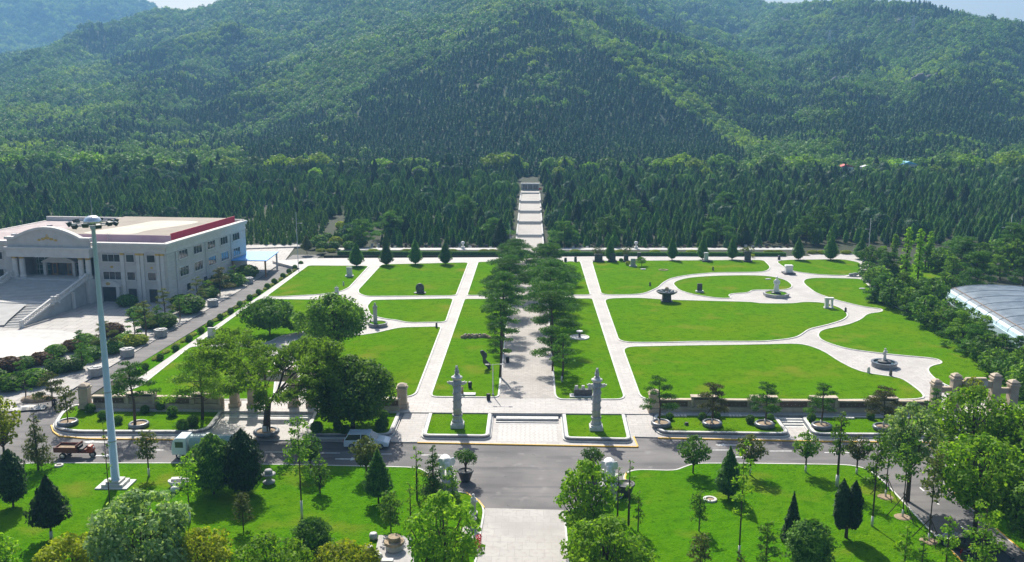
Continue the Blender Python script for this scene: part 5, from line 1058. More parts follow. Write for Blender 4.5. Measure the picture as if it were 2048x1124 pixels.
P = G(50, 818, .06); t = thing('tarpaulin', 'crumpled white tarpaulin lying beside the left road', 'tarpaulin', P, .2); rq = random.Random(9); b = MB(); g_ = [[(-2.6 + i * .5, -1 + j * .45 + .2 * rq.random(), .12 + .35 * rq.random() * (0 < j < 4)) for i in range(11)] for j in range(5)]
[b.add([g_[j][i], g_[j][i + 1], g_[j + 1][i + 1], g_[j + 1][i]], [(0, 1, 2, 3)]) for j in range(4) for i in range(10)]; b.obj('sheet', 'rag_white', t, smooth=True)
t = thing('earth_heap', 'low heap of brown earth beside the crumpled tarpaulin', 'heap', G(70, 800, .06)); MB().ell((0, 0, 0), (1.8, 1.1, .6)).ell((1.2, .3, 0), (1.2, .8, .45)).ell((-.9, .4, 0), (1, .8, .4)).obj('heap', 'earth', t, fuse=.12)

# ------------------------------------------------------------------ polytunnel, houses, end building
Pt = G(1893, 604, .2); Pn = G(2055, 712, .2); dv = Pn - Pt; Lt = float(np.linalg.norm(dv[:2])) + 16; t = thing('polytunnel', 'long arched polytunnel with grey film roof and pale blue side wall at the right edge', 'greenhouse', Pt, atan2(dv[1], dv[0]))
hw, ch, n = 8.5, 3.3, 18; arc = [(hw - hw * cos(pi * i / n), 1.5 + (ch - 1.5) * sin(pi * i / n) ** .8) for i in range(n + 1)]
for nm, m, i0, i1 in (('film_roof', 'tunnel_film', 2, n), ('film_edge', 'tunnel_wall', 0, 2)):
    b = MB()
    for i in range(i0, i1):
        (a, za), (c, zc) = arc[i], arc[i + 1]
        b.add([(x, y, z + dz) for dz in (0, .08) for x in (0, Lt) for y, z in ((a, za), (c, zc))], [(0, 1, 3, 2), (4, 6, 7, 5), (0, 4, 5, 1), (2, 3, 7, 6)])
    b.obj(nm, m, t, smooth=False)
MB().box((Lt / 2, -.1, 0), (Lt, .2, 1.5)).obj('side_wall', 'tunnel_wall', t); MB().box((Lt / 2, 2 * hw + .1, 0), (Lt, .2, 1.5)).obj('side_wall', 'tunnel_wall', t)
MB().add([(0.0, y, z) for y, z in arc] + [(0, 2 * hw, 0), (0, 0, 0)], [tuple(range(n + 3))]).add([(-.05, y, z) for y, z in arc] + [(-.05, 2 * hw, 0), (-.05, 0, 0)], [tuple(range(n + 3))[::-1]]).add([(Lt, y, z) for y, z in arc] + [(Lt, 2 * hw, 0), (Lt, 0, 0)], [tuple(range(n + 3))[::-1]]).obj('end_wall', 'tunnel_wall', t)
for k in range(12):
    x = Lt * k / 11; MB().tube([(x, y, z + .12) for y, z in arc], .06, 4).obj('hoop', 'marble', t)
MB().tube([(0, arc[3][0], arc[3][1] + .13), (Lt, arc[3][0], arc[3][1] + .13)], .09, 4).obj('batten', 'panel_brown', t)
def house(px, py, wpx, label, wallm, roofm, hpx=16, z=None, gable=True):
    P = np.array(GY(px, py, 395)); P[2] = tz(P[0], P[1])[0]; s = depth(P) / F; w = wpx * s; h = HT(P, py - hpx * .55); h = max(3.0, min(h, 12)); t = thing('house', label, 'house', P, .12)
    MB().box((0, 0, 0), (w, w * .6, h)).obj('wall', wallm, t); hr = w * .18
    MB().sidelist([(-w * .56, h), (w * .56, h), (0, h + hr)], [(-w * .36, 1), (w * .36, 1)]).obj('roof', roofm, t)
    for k in (-1, 1): f = MB().box((k * w * .22, -w * .3, h * .55), (w * .16, .1, h * .25)).obj('window', 'glass', t)
    MB().box((0, -w * .3 - .02, .0), (w * .12, .1, h * .4)).obj('door', 'panel_dark', t)
house(1690, 346, 26, 'small white house with red roof among the trees below the right hill', 'house_white', 'roof_red', 24)
house(1812, 338, 34, 'low white house with blue roof among the trees at the right', 'house_white', 'roof_blue', 18)
house(1732, 340, 20, 'small grey roofed shed right of the red roofed house', 'house_white', 'steel_grey', 12)
P = np.array((-.35, 343.5, 4.0)); t = thing('memorial_screen', 'grey panelled stone screen with pale coping closing the top of the stepped way', 'screen wall', P)
MB().box((0, 0, 0), (6.8, .8, 2.5)).obj('wall', 'granite', t); MB().box((0, -.42, .5), (6.2, .06, 1.6)).obj('panel', 'glass', t); MB().box((0, 0, 2.5), (7.2, 1.1, .25)).obj('coping', 'marble', t); [MB().box((x, -.46, .4), (.18, .06, 1.9)).obj('mullion', 'granite_light', t) for x in (-3, -1, 1, 3)]
t = thing('red_sign', 'small red sign board at the right end of the top screen', 'sign', (3.4, 341.6, 4.0)); MB().box((0, 0, .45), (1.1, .08, .6)).obj('board', 'flower_red', t); [MB().tube([(x, .05, 0), (x, .05, .6)], .04, 5).obj('leg', 'steel_grey', t) for x in (-.4, .4)]
# electricity pylons on the far ridge
def pylon(px, py, Y, h, label):
    P = np.array(GY(px, py, Y)); P[2] = tz(P[0], P[1])[0]; t = thing('pylon', label, 'pylon', P); b = MB()
    for sx, sy in ((-1, -1), (1, -1), (1, 1), (-1, 1)): b.tube([(sx * 3, sy * 3, 0), (sx * .9, sy * .9, h * .6), (sx * .4, sy * .4, h)], .22, 4)
    for k in range(6): z0, z1 = h * k / 6, h * (k + 1) / 6; w0, w1 = 3 - 2.6 * k / 6, 3 - 2.6 * (k + 1) / 6; [b.tube([(-w0, s * w0, z0), (w1, s * w1, z1)], .12, 4).tube([(w0, s * w0, z0), (-w1, s * w1, z1)], .12, 4) for s in (-1, 1)]
    b.obj('lattice_tower', 'steel_grey', t); [MB().tube([(-6 + k, 0, h * z), (0, 0, h * z + .8), (6 - k, 0, h * z)], .2, 4).obj('crossarm', 'steel_grey', t) for k, z in ((0, .7), (1, .82), (2, .94))]
pylon(1830, 8, 985, 24, 'grey lattice electricity pylon on the right hilltop'); pylon(1663, 12, 1110, 16, 'distant lattice pylon left of the right hilltop')

# ------------------------------------------------------------------ trees and shrubs, near to far
def tr(kind, bx, by, ty, wpx, lf, label, z=.1, **k):
    P = G(bx, by, z); return plant(kind, P, HT(P, ty), MW(P, wpx), lf, label, **k)
# foreground lawn, left
tr('fat', 27, 1014, 898, 54, 'cypress', 'dark dense cypress cut by the left edge of the picture', clear=.12, leafs=.16, name='cypress_tree')
tr('cypress', 103, 1076, 950, 80, 'cypress', 'dark teardrop cypress with white painted trunk on the near left lawn', clear=.2, leafs=.16, wash=True)
tr('spruce', 77, 940, 826, 66, 'leaf_olive', 'loose grey green pine at the left bend of the road', clear=.12, leafs=.2, cover=1.0, nl=20, name='pine_tree')
tr('leafy', 8, 905, 788, 84, 'leaf_yellow', 'yellow green leafy tree at the left edge beside the road', clear=.1, leafs=.2)
tr('sapling', 298, 952, 862, 50, 'leaf_olive', 'small round headed sapling with pale trunk left of the tank truck', clear=.4, leafs=.16, cover=.75, wash=.8, nl=16)
tr('sapling', 221, 1020, 840, 22, 'leaf_mid', 'thin whip sapling in front of the light mast', clear=.3, leafs=.14, cover=.5, nl=9, trunk_r=.06)
tr('leafy', 290, 1180, 974, 215, 'leaf_pale', 'big pale leaved tree at the bottom left', clear=.1, leafs=.19, cover=1.15, nl=40)
tr('leafy', 150, 1165, 1075, 170, 'leaf_yellow', 'yellow green shrub left of the big pale tree', 0.1, clear=.05, leafs=.16, cat='shrub', name='leafy_shrub', nl=26)
tr('leafy', 410, 1170, 1055, 150, 'leaf_yellow', 'yellow green shrub right of the big pale tree', 0.1, clear=.05, leafs=.16, cat='shrub', name='leafy_shrub', nl=26)
tr('leafy', 545, 1185, 1070, 170, 'leaf_light', 'light green shrub mass at the bottom below the dark round bush', .1, clear=.05, leafs=.15, cat='shrub', name='leafy_shrub', nl=26)
tr('leafy', 690, 1190, 1090, 170, 'leaf_yellow', 'yellowish shrub mass at the bottom beside the paved square', .1, clear=.05, leafs=.15, cat='shrub', name='leafy_shrub', nl=26)
tr('leafy', -10, 1180, 1060, 110, 'leaf_light', 'light green shrub in the bottom left corner', .1, clear=.05, leafs=.16, cat='shrub', name='leafy_shrub')
tr('sapling', 380, 1044, 905, 48, 'leaf_light', 'tall thin sapling beside the white boat basin', clear=.38, leafs=.15, cover=.7, wash=.9, nl=14, trunk_r=.07)
tr('fat', 428, 988, 866, 84, 'leaf_dark', 'dark evergreen hiding the middle of the tank truck', clear=.12, leafs=.16, cover=.9)
tr('fat', 488, 988, 858, 74, 'cypress', 'dark slim evergreen behind the shaded stone ring', clear=.1, leafs=.15)
tr('sapling', 604, 1036, 832, 62, 'leaf_mid', 'tall loose sapling with white banded trunk in front of the road shade', clear=.42, leafs=.15, cover=.8, wash=1.6, nl=16, trunk_r=.08)
tr('leafy', 622, 950, 872, 56, 'leaf_dark', 'small round tree right of the tall loose sapling at the road', clear=.4, leafs=.15, wash=.7)
tr('leafy', 640, 985, 905, 40, 'leaf_mid', 'low leafy shrub in the shade at the near left road edge', clear=.08, leafs=.15, cat='shrub', name='leafy_shrub')
tr('sapling', 487, 1060, 985, 46, 'leaf_olive', 'small olive coloured tree standing alone on the near left lawn', clear=.22, leafs=.13, cover=.6, nl=16)
tr('bush', 626, 1130, 1036, 80, 'leaf_dark', 'dark round clipped bush on the near left lawn', clear=.04, leafs=.13, cat='bush')
tr('cypress', 757, 1006, 898, 58, 'cypress_green', 'dense teardrop cypress on the near lawn below the white car', clear=.13, leafs=.14)
tr('leafy', 733, 955, 872, 66, 'leaf_olive', 'olive round headed tree in front of the white car', clear=.3, leafs=.15)
tr('sapling', 782, 1064, 982, 52, 'leaf_mid', 'small upright bushy tree behind the millstone stack', clear=.16, leafs=.14, cover=1.0, nl=16)
tr('sapling', 834, 1000, 893, 30, 'leaf_light', 'thin poplar sapling left of the dark spruce near the left elephant', clear=.1, leafs=.13, cover=.7)
tr('sapling', 822, 1075, 965, 26, 'leaf_light', 'thin whip sapling at the left of the big leafy tree by the entrance', clear=.25, leafs=.13, cover=.6)
tr('spruce', 867, 1000, 888, 60, 'leaf_dark', 'dark young spruce beside the left white elephant', clear=.06, leafs=.16, cover=1.2, nl=22)
tr('sapling', 905, 1005, 935, 40, 'leaf_mid', 'low leafy sapling at the foot of the left white elephant', clear=.1, leafs=.13, nl=10)
tr('leafy', 887, 1195, 975, 158, 'leaf_light', 'big bright green leafy tree left of the entrance paving', clear=.1, leafs=.17, cover=1.1, nl=36)
# foreground lawn, right
tr('leafy', 1172, 1085, 910, 128, 'leaf_light', 'big bright leafy tree right of the entrance paving', clear=.08, leafs=.18, cover=1.1, nl=34)
tr('leafy', 1212, 1195, 1032, 190, 'leaf_light', 'light green bushy tree at the bottom right of the entrance', clear=.06, leafs=.17, nl=34)
for px, by, ty, w, lb in ((1235, 1034, 935, 28, 'thin sapling nearest the right elephant'), (1257, 1050, 920, 30, 'tall thin sapling crossing the yellow kerb'), (1276, 1062, 985, 30, 'short leafy sapling right of the thin pair')): tr('sapling', px, by, ty, w, 'leaf_mid', lb, clear=.25, leafs=.13, cover=.6, nl=9)
tr('leafy', 1386, 946, 868, 68, 'leaf_dark', 'round dark leafy tree at the bend of the right kerb', clear=.22, leafs=.16)
tr('cypress', 1457, 997, 893, 54, 'cypress_green', 'tall dark cypress standing behind a lighter sapling on the near right lawn', clear=.08, leafs=.15)
tr('sapling', 1478, 1112, 880, 44, 'leaf_light', 'tall light green poplar sapling with white trunk base in front of the dark cypress', clear=.32, leafs=.16, cover=.85, wash=.9, nl=14, trunk_r=.07)
tr('leafy', 1500, 950, 868, 64, 'leaf_olive', 'round sparse tree on the lawn edge by the white arrow', clear=.34, leafs=.15, cover=.75, wash=.7)
tr('leafy', 1611, 944, 862, 58, 'leaf_mid', 'leafy tree on the lawn edge below the side steps', clear=.36, leafs=.15, cover=.85, wash=.7)
tr('sapling', 1674, 972, 826, 46, 'leaf_mid', 'tall slim tree with white painted trunk by the right road edge', clear=.42, leafs=.15, cover=.9, wash=1.1, nl=14)
tr('leafy', 1713, 948, 868, 54, 'leaf_olive', 'rounded olive tree at the outer bend of the right road', clear=.36, leafs=.15, cover=.85, wash=.6)
tr('sapling', 1744, 1052, 858, 52, 'leaf_mid', 'very tall loose sapling casting a long shadow on the near right lawn', clear=.42, leafs=.16, cover=.85, wash=.9, nl=14, trunk_r=.08)
tr('sapling', 1398, 1062, 983, 44, 'leaf_mid', 'small sparse tree below the manhole ring', clear=.22, leafs=.13, cover=.7, nl=14)
tr('sapling', 1399, 1150, 1068, 52, 'leaf_olive', 'olive sparse shrub at the bottom below the small sparse tree', clear=.06, leafs=.13, cover=.8, cat='shrub', name='leafy_shrub', nl=16)
tr('cone', 1583, 1082, 984, 46, 'cypress', 'sharp cone shaped cypress on the near right lawn', clear=.02, leafs=.14)
tr('bush', 1617, 1140, 1042, 90, 'leaf_dark', 'big dark rounded shrub in front of the cone shaped cypress', clear=.02, leafs=.15, cat='bush')
tr('sapling', 1530, 1150, 1045, 50, 'leaf_mid', 'loose green shrub left of the big dark rounded shrub', clear=.05, leafs=.14, cover=1, nl=14, cat='shrub', name='leafy_shrub')
Pq = G(1692, 1075, .1); tw = thing('twin_cypress', 'dark twin stemmed cypress with a long shadow on the near right lawn', 'tree', Pq); hq = HT(Pq, 958); rq_ = rng_()
MB().tube([(0, 0, -.1), (.0, 0, .7), (-.3, 0, 1.5), (-.45, 0, hq * .6)], [.16, .13, .09, .04], 7).tube([(0, 0, .6), (.3, 0, 1.4), (.5, 0, hq * .6)], [.1, .08, .04], 7).obj('trunk', 'bark', tw, smooth=True)
for sx, hh in ((-.48, hq), (.50, hq * .98)):
    Q, T = shell(COL_P, hh - .9, 1.25, .13, 2200, rq_, .42, 1.3, .12); crownobj(soup(Q + np.array((sx, 0, .9)), T, 'crown', 'cypress'), tw)
def staked(px, by, ty, w, lf, lb):
    t = tr('sapling', px, by, ty, w, lf, lb, clear=.45, leafs=.16, cover=.8, wash=.7, nl=12, trunk_r=.06); b = MB()
    for k in range(3): a = k * 2.1 + .4; b.tube([(1.3 * cos(a), 1.3 * sin(a), 0), (-.15 * cos(a), -.15 * sin(a), 2.2)], .04, 5)
    b.obj('support_stakes', 'bark', t); MB().lathe([(.7, 0), (.6, .06)], n=14).obj('earth_patch', 'earth', t)
staked(1771, 994, 860, 50, 'leaf_light', 'staked young tree nearest the bend of the right road'); staked(1805, 1034, 872, 62, 'leaf_mid', 'staked young tree in the middle of the right road edge'); staked(1857, 1082, 900, 58, 'leaf_olive', 'staked young tree farthest down the right road edge')
tr('leafy', 1815, 1000, 798, 120, 'leaf_pale', 'pale leafy tree arching over the right road', clear=.35, leafs=.19, cover=.95, nl=30, z=.1)
tr('leafy', 1935, 985, 770, 190, 'leaf_light', 'large light green leafy tree at the right beyond the road', clear=.25, leafs=.19, cover=.62, nl=44)
tr('leafy', 2035, 1010, 800, 170, 'leaf_light', 'large leafy tree cut by the right edge', clear=.2, leafs=.19, cover=.62, nl=40)
tr('leafy', 1948, 1075, 868, 190, 'leaf_light', 'big green tree leaning over the black car', clear=.3, leafs=.19, cover=.65, nl=40, trunk_r=.16)
tr('leafy', 2060, 1120, 905, 150, 'leaf_mid', 'dense tree at the right edge below the yellow kerb', clear=.15, leafs=.19, nl=30)
for px, by, ty, w, lf, lb in ((1890, 1150, 1035, 44, 'leaf_light', 'slim light sapling at the bottom beside the black car'), (1960, 1160, 1010, 70, 'leaf_light', 'bright leafy sapling in front of the dark car'), (1808, 1140, 1055, 32, 'leaf_light', 'light green sapling on the lawn near the lower right corner'), (1842, 1150, 1070, 26, 'leaf_mid', 'thin sapling right of the light sapling near the lower right corner'), (1480, 1180, 1105, 30, 'leaf_olive', 'low sprout at the bottom of the near right lawn')): tr('sapling', px, by, ty, w, lf, lb, clear=.12, leafs=.14, cover=.9, nl=12)
tr('leafy', 1940, 830, 752, 62, 'leaf_yellow', 'yellow green feathery tree in front of the right gateway', z=.5, clear=.3, leafs=.15, cover=.7)
# big trees at the left of the garden
tr('willow', 533, 866, 628, 300, 'leaf_willow', 'large spreading tree with dark limbs in an octagonal planter', z=.5, clear=.28, leafs=.2, cover=.62, trunk_r=.36, wash=.9, bark='bark')
tr('leafy', 668, 726, 588, 152, 'leaf_mid', 'dense round headed tree with dark trunk in the left garden', z=GZ, clear=.32, leafs=.22, cover=1.0, nl=36, trunk_r=.25)
tr('leafy', 706, 856, 712, 186, 'leaf_mid', 'broad dense tree in the bed above the white car', z=.5, clear=.14, leafs=.19, cover=1.2, nl=44, trunk_r=.22)
tr('leafy', 540, 672, 598, 120, 'leaf_dark', 'dark leafy tree behind the spreading tree', z=GZ, clear=.25, leafs=.2, nl=28)
tr('leafy', 598, 668, 630, 66, 'leaf_mid', 'small leafy tree between the spreading tree and the dense round tree', z=GZ, clear=.25, leafs=.18)
tr('pine', 405, 838, 700, 150, 'leaf_willow', 'loose feathery tree left of the spreading tree', z=.5, clear=.3, leafs=.2, cover=1.3, nl=20, name='feathery_tree')
tr('pine', 270, 851, 722, 98, 'pine', 'tall pine in a dark ring planter behind the light mast', z=.7, clear=.45, leafs=.2, cover=1.6, lean=-.03, name='pine_tree')
tr('sapling', 136, 846, 775, 42, 'leaf_olive', 'small sparse pine in the ring planter at the road corner', z=.7, clear=.35, leafs=.16, cover=.7)
tr('pine', 105, 812, 745, 74, 'leaf_olive', 'rounded pine beside the left road opposite the wall end', z=.06, clear=.2, leafs=.2, cover=1.6)
# pines of the right front bed
for px, by, ty, w, lf, lb, ln in ((1318, 848, 752, 78, 'pine', 'windswept dark pine at the corner of the right front bed', -.02), (1424, 847, 766, 74, 'pine_brown', 'brownish staked pine in the second ring planter', 0), (1530, 848, 765, 76, 'pine', 'open layered pine left of the small side steps', .03), (1642, 850, 766, 66, 'cypress_green', 'dense dark pine right of the small side steps', .02), (1767, 853, 772, 82, 'pine_brown', 'flat topped brown tinged pine in the far right front bed', -.03), (1868, 856, 775, 46, 'pine', 'narrow dark pine in front of the right gateway', 0)):
    t = tr('pine', px, by, ty, w, lf, lb, z=.72, clear=.3, leafs=.15, cover=1.4, lean=ln, nl=15, wash=.6)
    if 'staked' in lb: b = MB(); [b.tube([(1.5 * cos(a), 1.5 * sin(a) - .3, -.3), (0, 0, 2.0)], .035, 5) for a in (.5, 2.6, 4.2)]; b.obj('support_stakes', 'bark', t)
# avenue pines
rS_ = random.Random(31)
for i, (px, by, ty, w) in enumerate(((1000, 755, 640, 58), (1003, 705, 602, 66), (1006, 672, 568, 92), (1012, 630, 548, 82), (1018, 596, 522, 78), (1022, 570, 505, 66), (1027, 546, 490, 74), (1030, 526, 478, 66))):
    tr('pine', px, by, ty + rS_.uniform(-10, 12), w * rS_.uniform(.95, 1.35), 'pine', ['small drooping pine at the near end of the left avenue row', 'second pine of the left avenue row from the front', 'wide pine of the left avenue row beside the rockery', 'fourth pine of the left avenue row from the front', 'fifth pine of the left avenue row from the front', 'sixth pine of the left avenue row from the front', 'seventh pine of the left avenue row near the back path', 'last pine of the left avenue row at the steps'][i], z=GZ, clear=.36, leafs=.22, cover=1.5, lean=(.03, -.02, .02, -.03, .04, 0, .05, .02)[i], nl=16, bark='bark')
for i, (px, by, ty, w) in enumerate(((1124, 764, 672, 60), (1105, 742, 640, 76), (1103, 700, 586, 104), (1101, 660, 565, 92), (1099, 625, 540, 96), (1098, 596, 518, 104), (1096, 572, 506, 92), (1095, 548, 492, 74), (1093, 527, 478, 64))):
    tr('pine', px, by, ty + rS_.uniform(-10, 12), w * rS_.uniform(.95, 1.35), 'pine', ['small round pine with white trunk at the near end of the right avenue row', 'second pine of the right avenue row from the front, reaching over the paving', 'tall wide pine of the right avenue row beside the bird bath', 'fourth pine of the right avenue row from the front', 'fifth pine of the right avenue row from the front', 'broad sixth pine of the right avenue row', 'seventh pine of the right avenue row from the front', 'eighth pine of the right avenue row near the back path', 'last pine of the right avenue row at the steps'][i], z=GZ, clear=.36, leafs=.22, cover=1.5, lean=(.02, -.05, 0, -.02, .03, .02, 0, .03, 0)[i], nl=16, wash=.8 if i == 0 else False)
# clipped cypresses along the back path
for i, (px, by, ty, w) in enumerate(((713, 533, 484, 31), (773, 531, 482, 29), (831, 529, 478, 28), (891, 529, 480, 27), (1220, 522, 476, 21), (1344, 520, 472, 22), (1405, 519, 473, 24), (1464, 519, 474, 23), (1596, 520, 474, 25), (1661, 520, 470, 30), (1721, 518, 476, 30))):
    tr('cypress', px, by, ty, w, 'cypress_green', ['clipped teardrop cypress, first from the left along the back path', 'clipped teardrop cypress at the head of the diagonal left path', 'clipped teardrop cypress, third from the left along the back path', 'clipped teardrop cypress just left of the straight left path', 'clipped teardrop cypress behind the dark gravestones right of the avenue', 'clipped teardrop cypress alone between the gravestones and the stepped stone', 'clipped teardrop cypress behind the pale stepped gravestone', 'clipped teardrop cypress right of the pale stepped gravestone', 'clipped teardrop cypress on the top right lawn, left one', 'clipped teardrop cypress on the top right lawn, right one', 'clipped teardrop cypress beside the grey lamp post'][i], z=GZ, clear=.06, leafs=.14, cover=1.0)
tr('pine', 1283, 533, 514, 26, 'leaf_mid', 'small spreading tree beside the grey memorial stone', z=GZ, clear=.4, leafs=.18, cover=1.2)
for px, ty, lb in ((1196, 494, 'small bare topped tree behind the double gravestone'), (1253, 494, 'small olive tree behind the clipped cypress'), (1494, 493, 'small tree behind the last dark gravestone')): tr('leafy', px, 522, ty, 30, 'leaf_olive', lb, z=GZ, clear=.5, leafs=.18, cover=.5, nl=10)
for px, by, r, lf, lb in ((1505, 515, .5, 'leaf_yellow', 'tiny yellow clipped shrub at the last dark gravestone'), (1255, 531, .55, 'leaf_yellow', 'tiny yellow shrub on the small rock group'), (1242, 524, .5, 'leaf_dark', 'round dark shrub beside a gravestone on the back right lawn')):
    P = G(px, by, GZ); plant('bush', P, r * 1.7, r * 2, lf, lb, 'shrub', 'round_bush', leafs=.12)
# round clipped shrubs: beds, road strip
BALL_Q = [shell(BALL, .95, 1.0, .07, 900, np.random.default_rng(s), .5, .3, .1) for s in (3, 4)]
BM = {m: soup(*BALL_Q[i % 2], 'clipped_ball', m) for i, m in enumerate(('leaf_dark', 'leaf_mid', 'cypress_green', 'leaf_yellow', 'leaf_red'))}
def ball(px, by, d, m, label, group=None, z=.46, name='clipped_shrub'):
    P = G(px, by, z); o = bpy.data.objects.new(name, BM[m]); COL.objects.link(o); o.location = tuple(map(float, P)); w = MW(P, d); o.scale = (w, w, w * .98); o.rotation_euler.z = px % 6.28; return tag(o, label, 'shrub', group)
for px, by, d in ((181, 825, 20), (206, 838, 19), (237, 847, 18), (290, 826, 17), (321, 821, 17), (345, 832, 22), (365, 860, 24), (386, 852, 24), (634, 866, 26), (675, 857, 18), (764, 860, 26), (767, 838, 20), (665, 838, 18), (690, 868, 20)): ball(px, by, d, 'leaf_dark', 'dark round clipped shrub in the left front beds', 'clipped shrubs of the left front beds')
for px, by, d in ((1339, 839, 15), (1405, 839, 16), (1432, 838, 17), (1500, 846, 18), (1540, 842, 16), (1623, 842, 17), (1741, 838, 16), (1779, 842, 15), (1858, 850, 21)): ball(px, by, d, 'leaf_dark', 'dark round clipped shrub in the right front bed', 'clipped shrubs of the right front bed')
for k, (px, by) in enumerate(((602, 529), (590, 537), (578, 545), (566, 554), (548.5, 565), (534.6, 575), (517.6, 587), (500, 598), (480, 611), (462, 625), (441, 637), (421, 650), (403, 664), (379, 680), (352, 700), (321, 718), (291, 737))): ball(px, by + 2, 10 + k * .3, 'leaf_mid' if k % 4 == 0 else 'leaf_dark', 'small round shrub in the row between the left road and the garden', 'row of round shrubs along the left road', .16)
for k in range(22):
    t = (k + .5) / 22; P = np.array((-52.9 + 1.6 * t, 120 + 73 * t, .1)); o = bpy.data.objects.new('low_shrub', BM['leaf_yellow']); COL.objects.link(o); o.location = tuple(P); o.scale = (.9, 2.2, .5); tag(o, 'low yellow green shrub filling between the round shrubs along the left road', 'shrub', 'low yellow shrubs along the left road')
# shrubs of the strip between forecourt and road
rS = random.Random(12)
SHR = [(20, 742, 50, 'leaf_red'), (50, 735, 40, 'leaf_dark'), (82, 728, 42, 'leaf_red'), (70, 770, 56, 'leaf_mid'), (112, 712, 40, 'leaf_mid'), (118, 745, 50, 'leaf_dark'), (145, 702, 40, 'leaf_red'), (150, 740, 40, 'leaf_dark'), (170, 690, 40, 'leaf_mid'), (190, 700, 44, 'leaf_dark'), (180, 720, 50, 'leaf_dark'), (225, 672, 46, 'leaf_red'), (250, 690, 40, 'leaf_mid'), (262, 692, 40, 'leaf_yellow'), (280, 688, 34, 'leaf_yellow'), (225, 706, 44, 'leaf_dark'), (300, 655, 44, 'leaf_dark'), (330, 655, 50, 'leaf_mid'), (275, 635, 40, 'leaf_dark'), (380, 625, 60, 'leaf_mid'), (362, 612, 40, 'leaf_dark'), (420, 595, 36, 'leaf_mid'), (445, 575, 50, 'leaf_dark'), (470, 572, 44, 'leaf_mid'), (495, 555, 44, 'leaf_mid'), (255, 612, 40, 'leaf_dark'), (20, 780, 56, 'leaf_mid'), (0, 745, 50, 'leaf_red'), (-20, 770, 60, 'leaf_dark')]
for px, by, d, m in SHR: o = ball(px, by, d, m, {'leaf_red': 'dark reddish spreading shrub between the forecourt and the left road', 'leaf_dark': 'dark green spreading shrub between the forecourt and the left road', 'leaf_mid': 'mid green spreading shrub between the forecourt and the left road', 'leaf_yellow': 'bright yellow green shrub between the forecourt and the left road'}[m], {'leaf_red': 'reddish shrubs by the forecourt', 'leaf_dark': 'dark shrubs by the forecourt', 'leaf_mid': 'green shrubs by the forecourt', 'leaf_yellow': 'yellow shrubs by the forecourt'}[m], .06, 'spreading_shrub'); o.scale = (o.scale[0], o.scale[1], o.scale[2] * .62)
for k, (px, by, ty, w, lf) in enumerate(((45, 772, 720, 40, 'pine'), (52, 800, 740, 34, 'pine'), (110, 740, 690, 36, 'pine'), (165, 740, 685, 44, 'pine'), (215, 705, 640, 52, 'leaf_olive'), (160, 705, 660, 32, 'pine'), (270, 683, 625, 40, 'pine'), (292, 672, 600, 50, 'leaf_olive'), (316, 660, 610, 36, 'pine'), (330, 640, 575, 46, 'leaf_olive'), (395, 610, 552, 48, 'leaf_olive'), (440, 590, 535, 56, 'pine_brown'), (470, 572, 530, 40, 'pine'), (360, 640, 590, 44, 'pine'), (415, 592, 560, 40, 'leaf_mid'))):
    tr('pine', px, by, ty, w, lf, 'young layered pine in the strip between the hall and the left road', z=.06, clear=.25, leafs=.22, cover=1.5, nl=11, group='young pines beside the hall')
P = G(614, 508, .3); plant('cypress', P, HT(P, 470), MW(P, 24), 'leaf_olive', 'pointed tree in a dark round bed at the top of the left road', leafs=.16, clear=.2)
# hedge behind the back path
for x0, x1, lb in ((-46, -4.6, 'long low clipped dark hedge behind the back path, left of the steps'), (3.8, 60, 'long low clipped dark hedge behind the back path, right of the steps')):
    n = int((x1 - x0) * 200); r = rng_(); Pp = np.stack([r.uniform(x0, x1, n), r.uniform(-.55, .55, n), r.uniform(.0, .8, n)], 1); top = r.random(n) < .5; Pp[top, 2] = .8; Pp[~top, 1] = np.where(r.random((~top).sum()) < .7, -.55, .55)
    Nn = np.where(top[:, None], (0, 0, 1), np.stack([0 * Pp[:, 1], np.sign(Pp[:, 1]), 0 * Pp[:, 1]], 1)); Q = leafquads(Pp, Nn, .11, .55, r, None, .5)
    C = []; 
    for z_, a, b in ((.76, -.5, .5),): C += [[(x0, a, z_), (x1, a, z_), (x1, b, z_), (x0, b, z_)]]
    C += [[(x0, -.5, 0), (x1, -.5, 0), (x1, -.5, .76), (x0, -.5, .76)]]
    o = bpy.data.objects.new('clipped_hedge', soup(np.concatenate([Q, np.array(C)]), np.concatenate([r.random(n), np.zeros(2)]), 'hedge', 'cypress_green')); COL.objects.link(o); o.location = (0, 210.8, .62); tag(o, lb, 'hedge')
for px in (640, 660, 745, 812, 822, 905, 968, 985, 1150, 1240, 1310, 1382, 1535, 1552, 1622, 1640, 1688): 
    P = G(px, 506, .62); o = bpy.data.objects.new('yellow_shrub', BM['leaf_yellow']); COL.objects.link(o); o.location = (float(P[0]), 214.2, .6); o.scale = (2.6, 1.6, .95); tag(o, 'low bright yellow shrub in the bed behind the back hedge', 'shrub', 'yellow shrubs behind the back hedge')
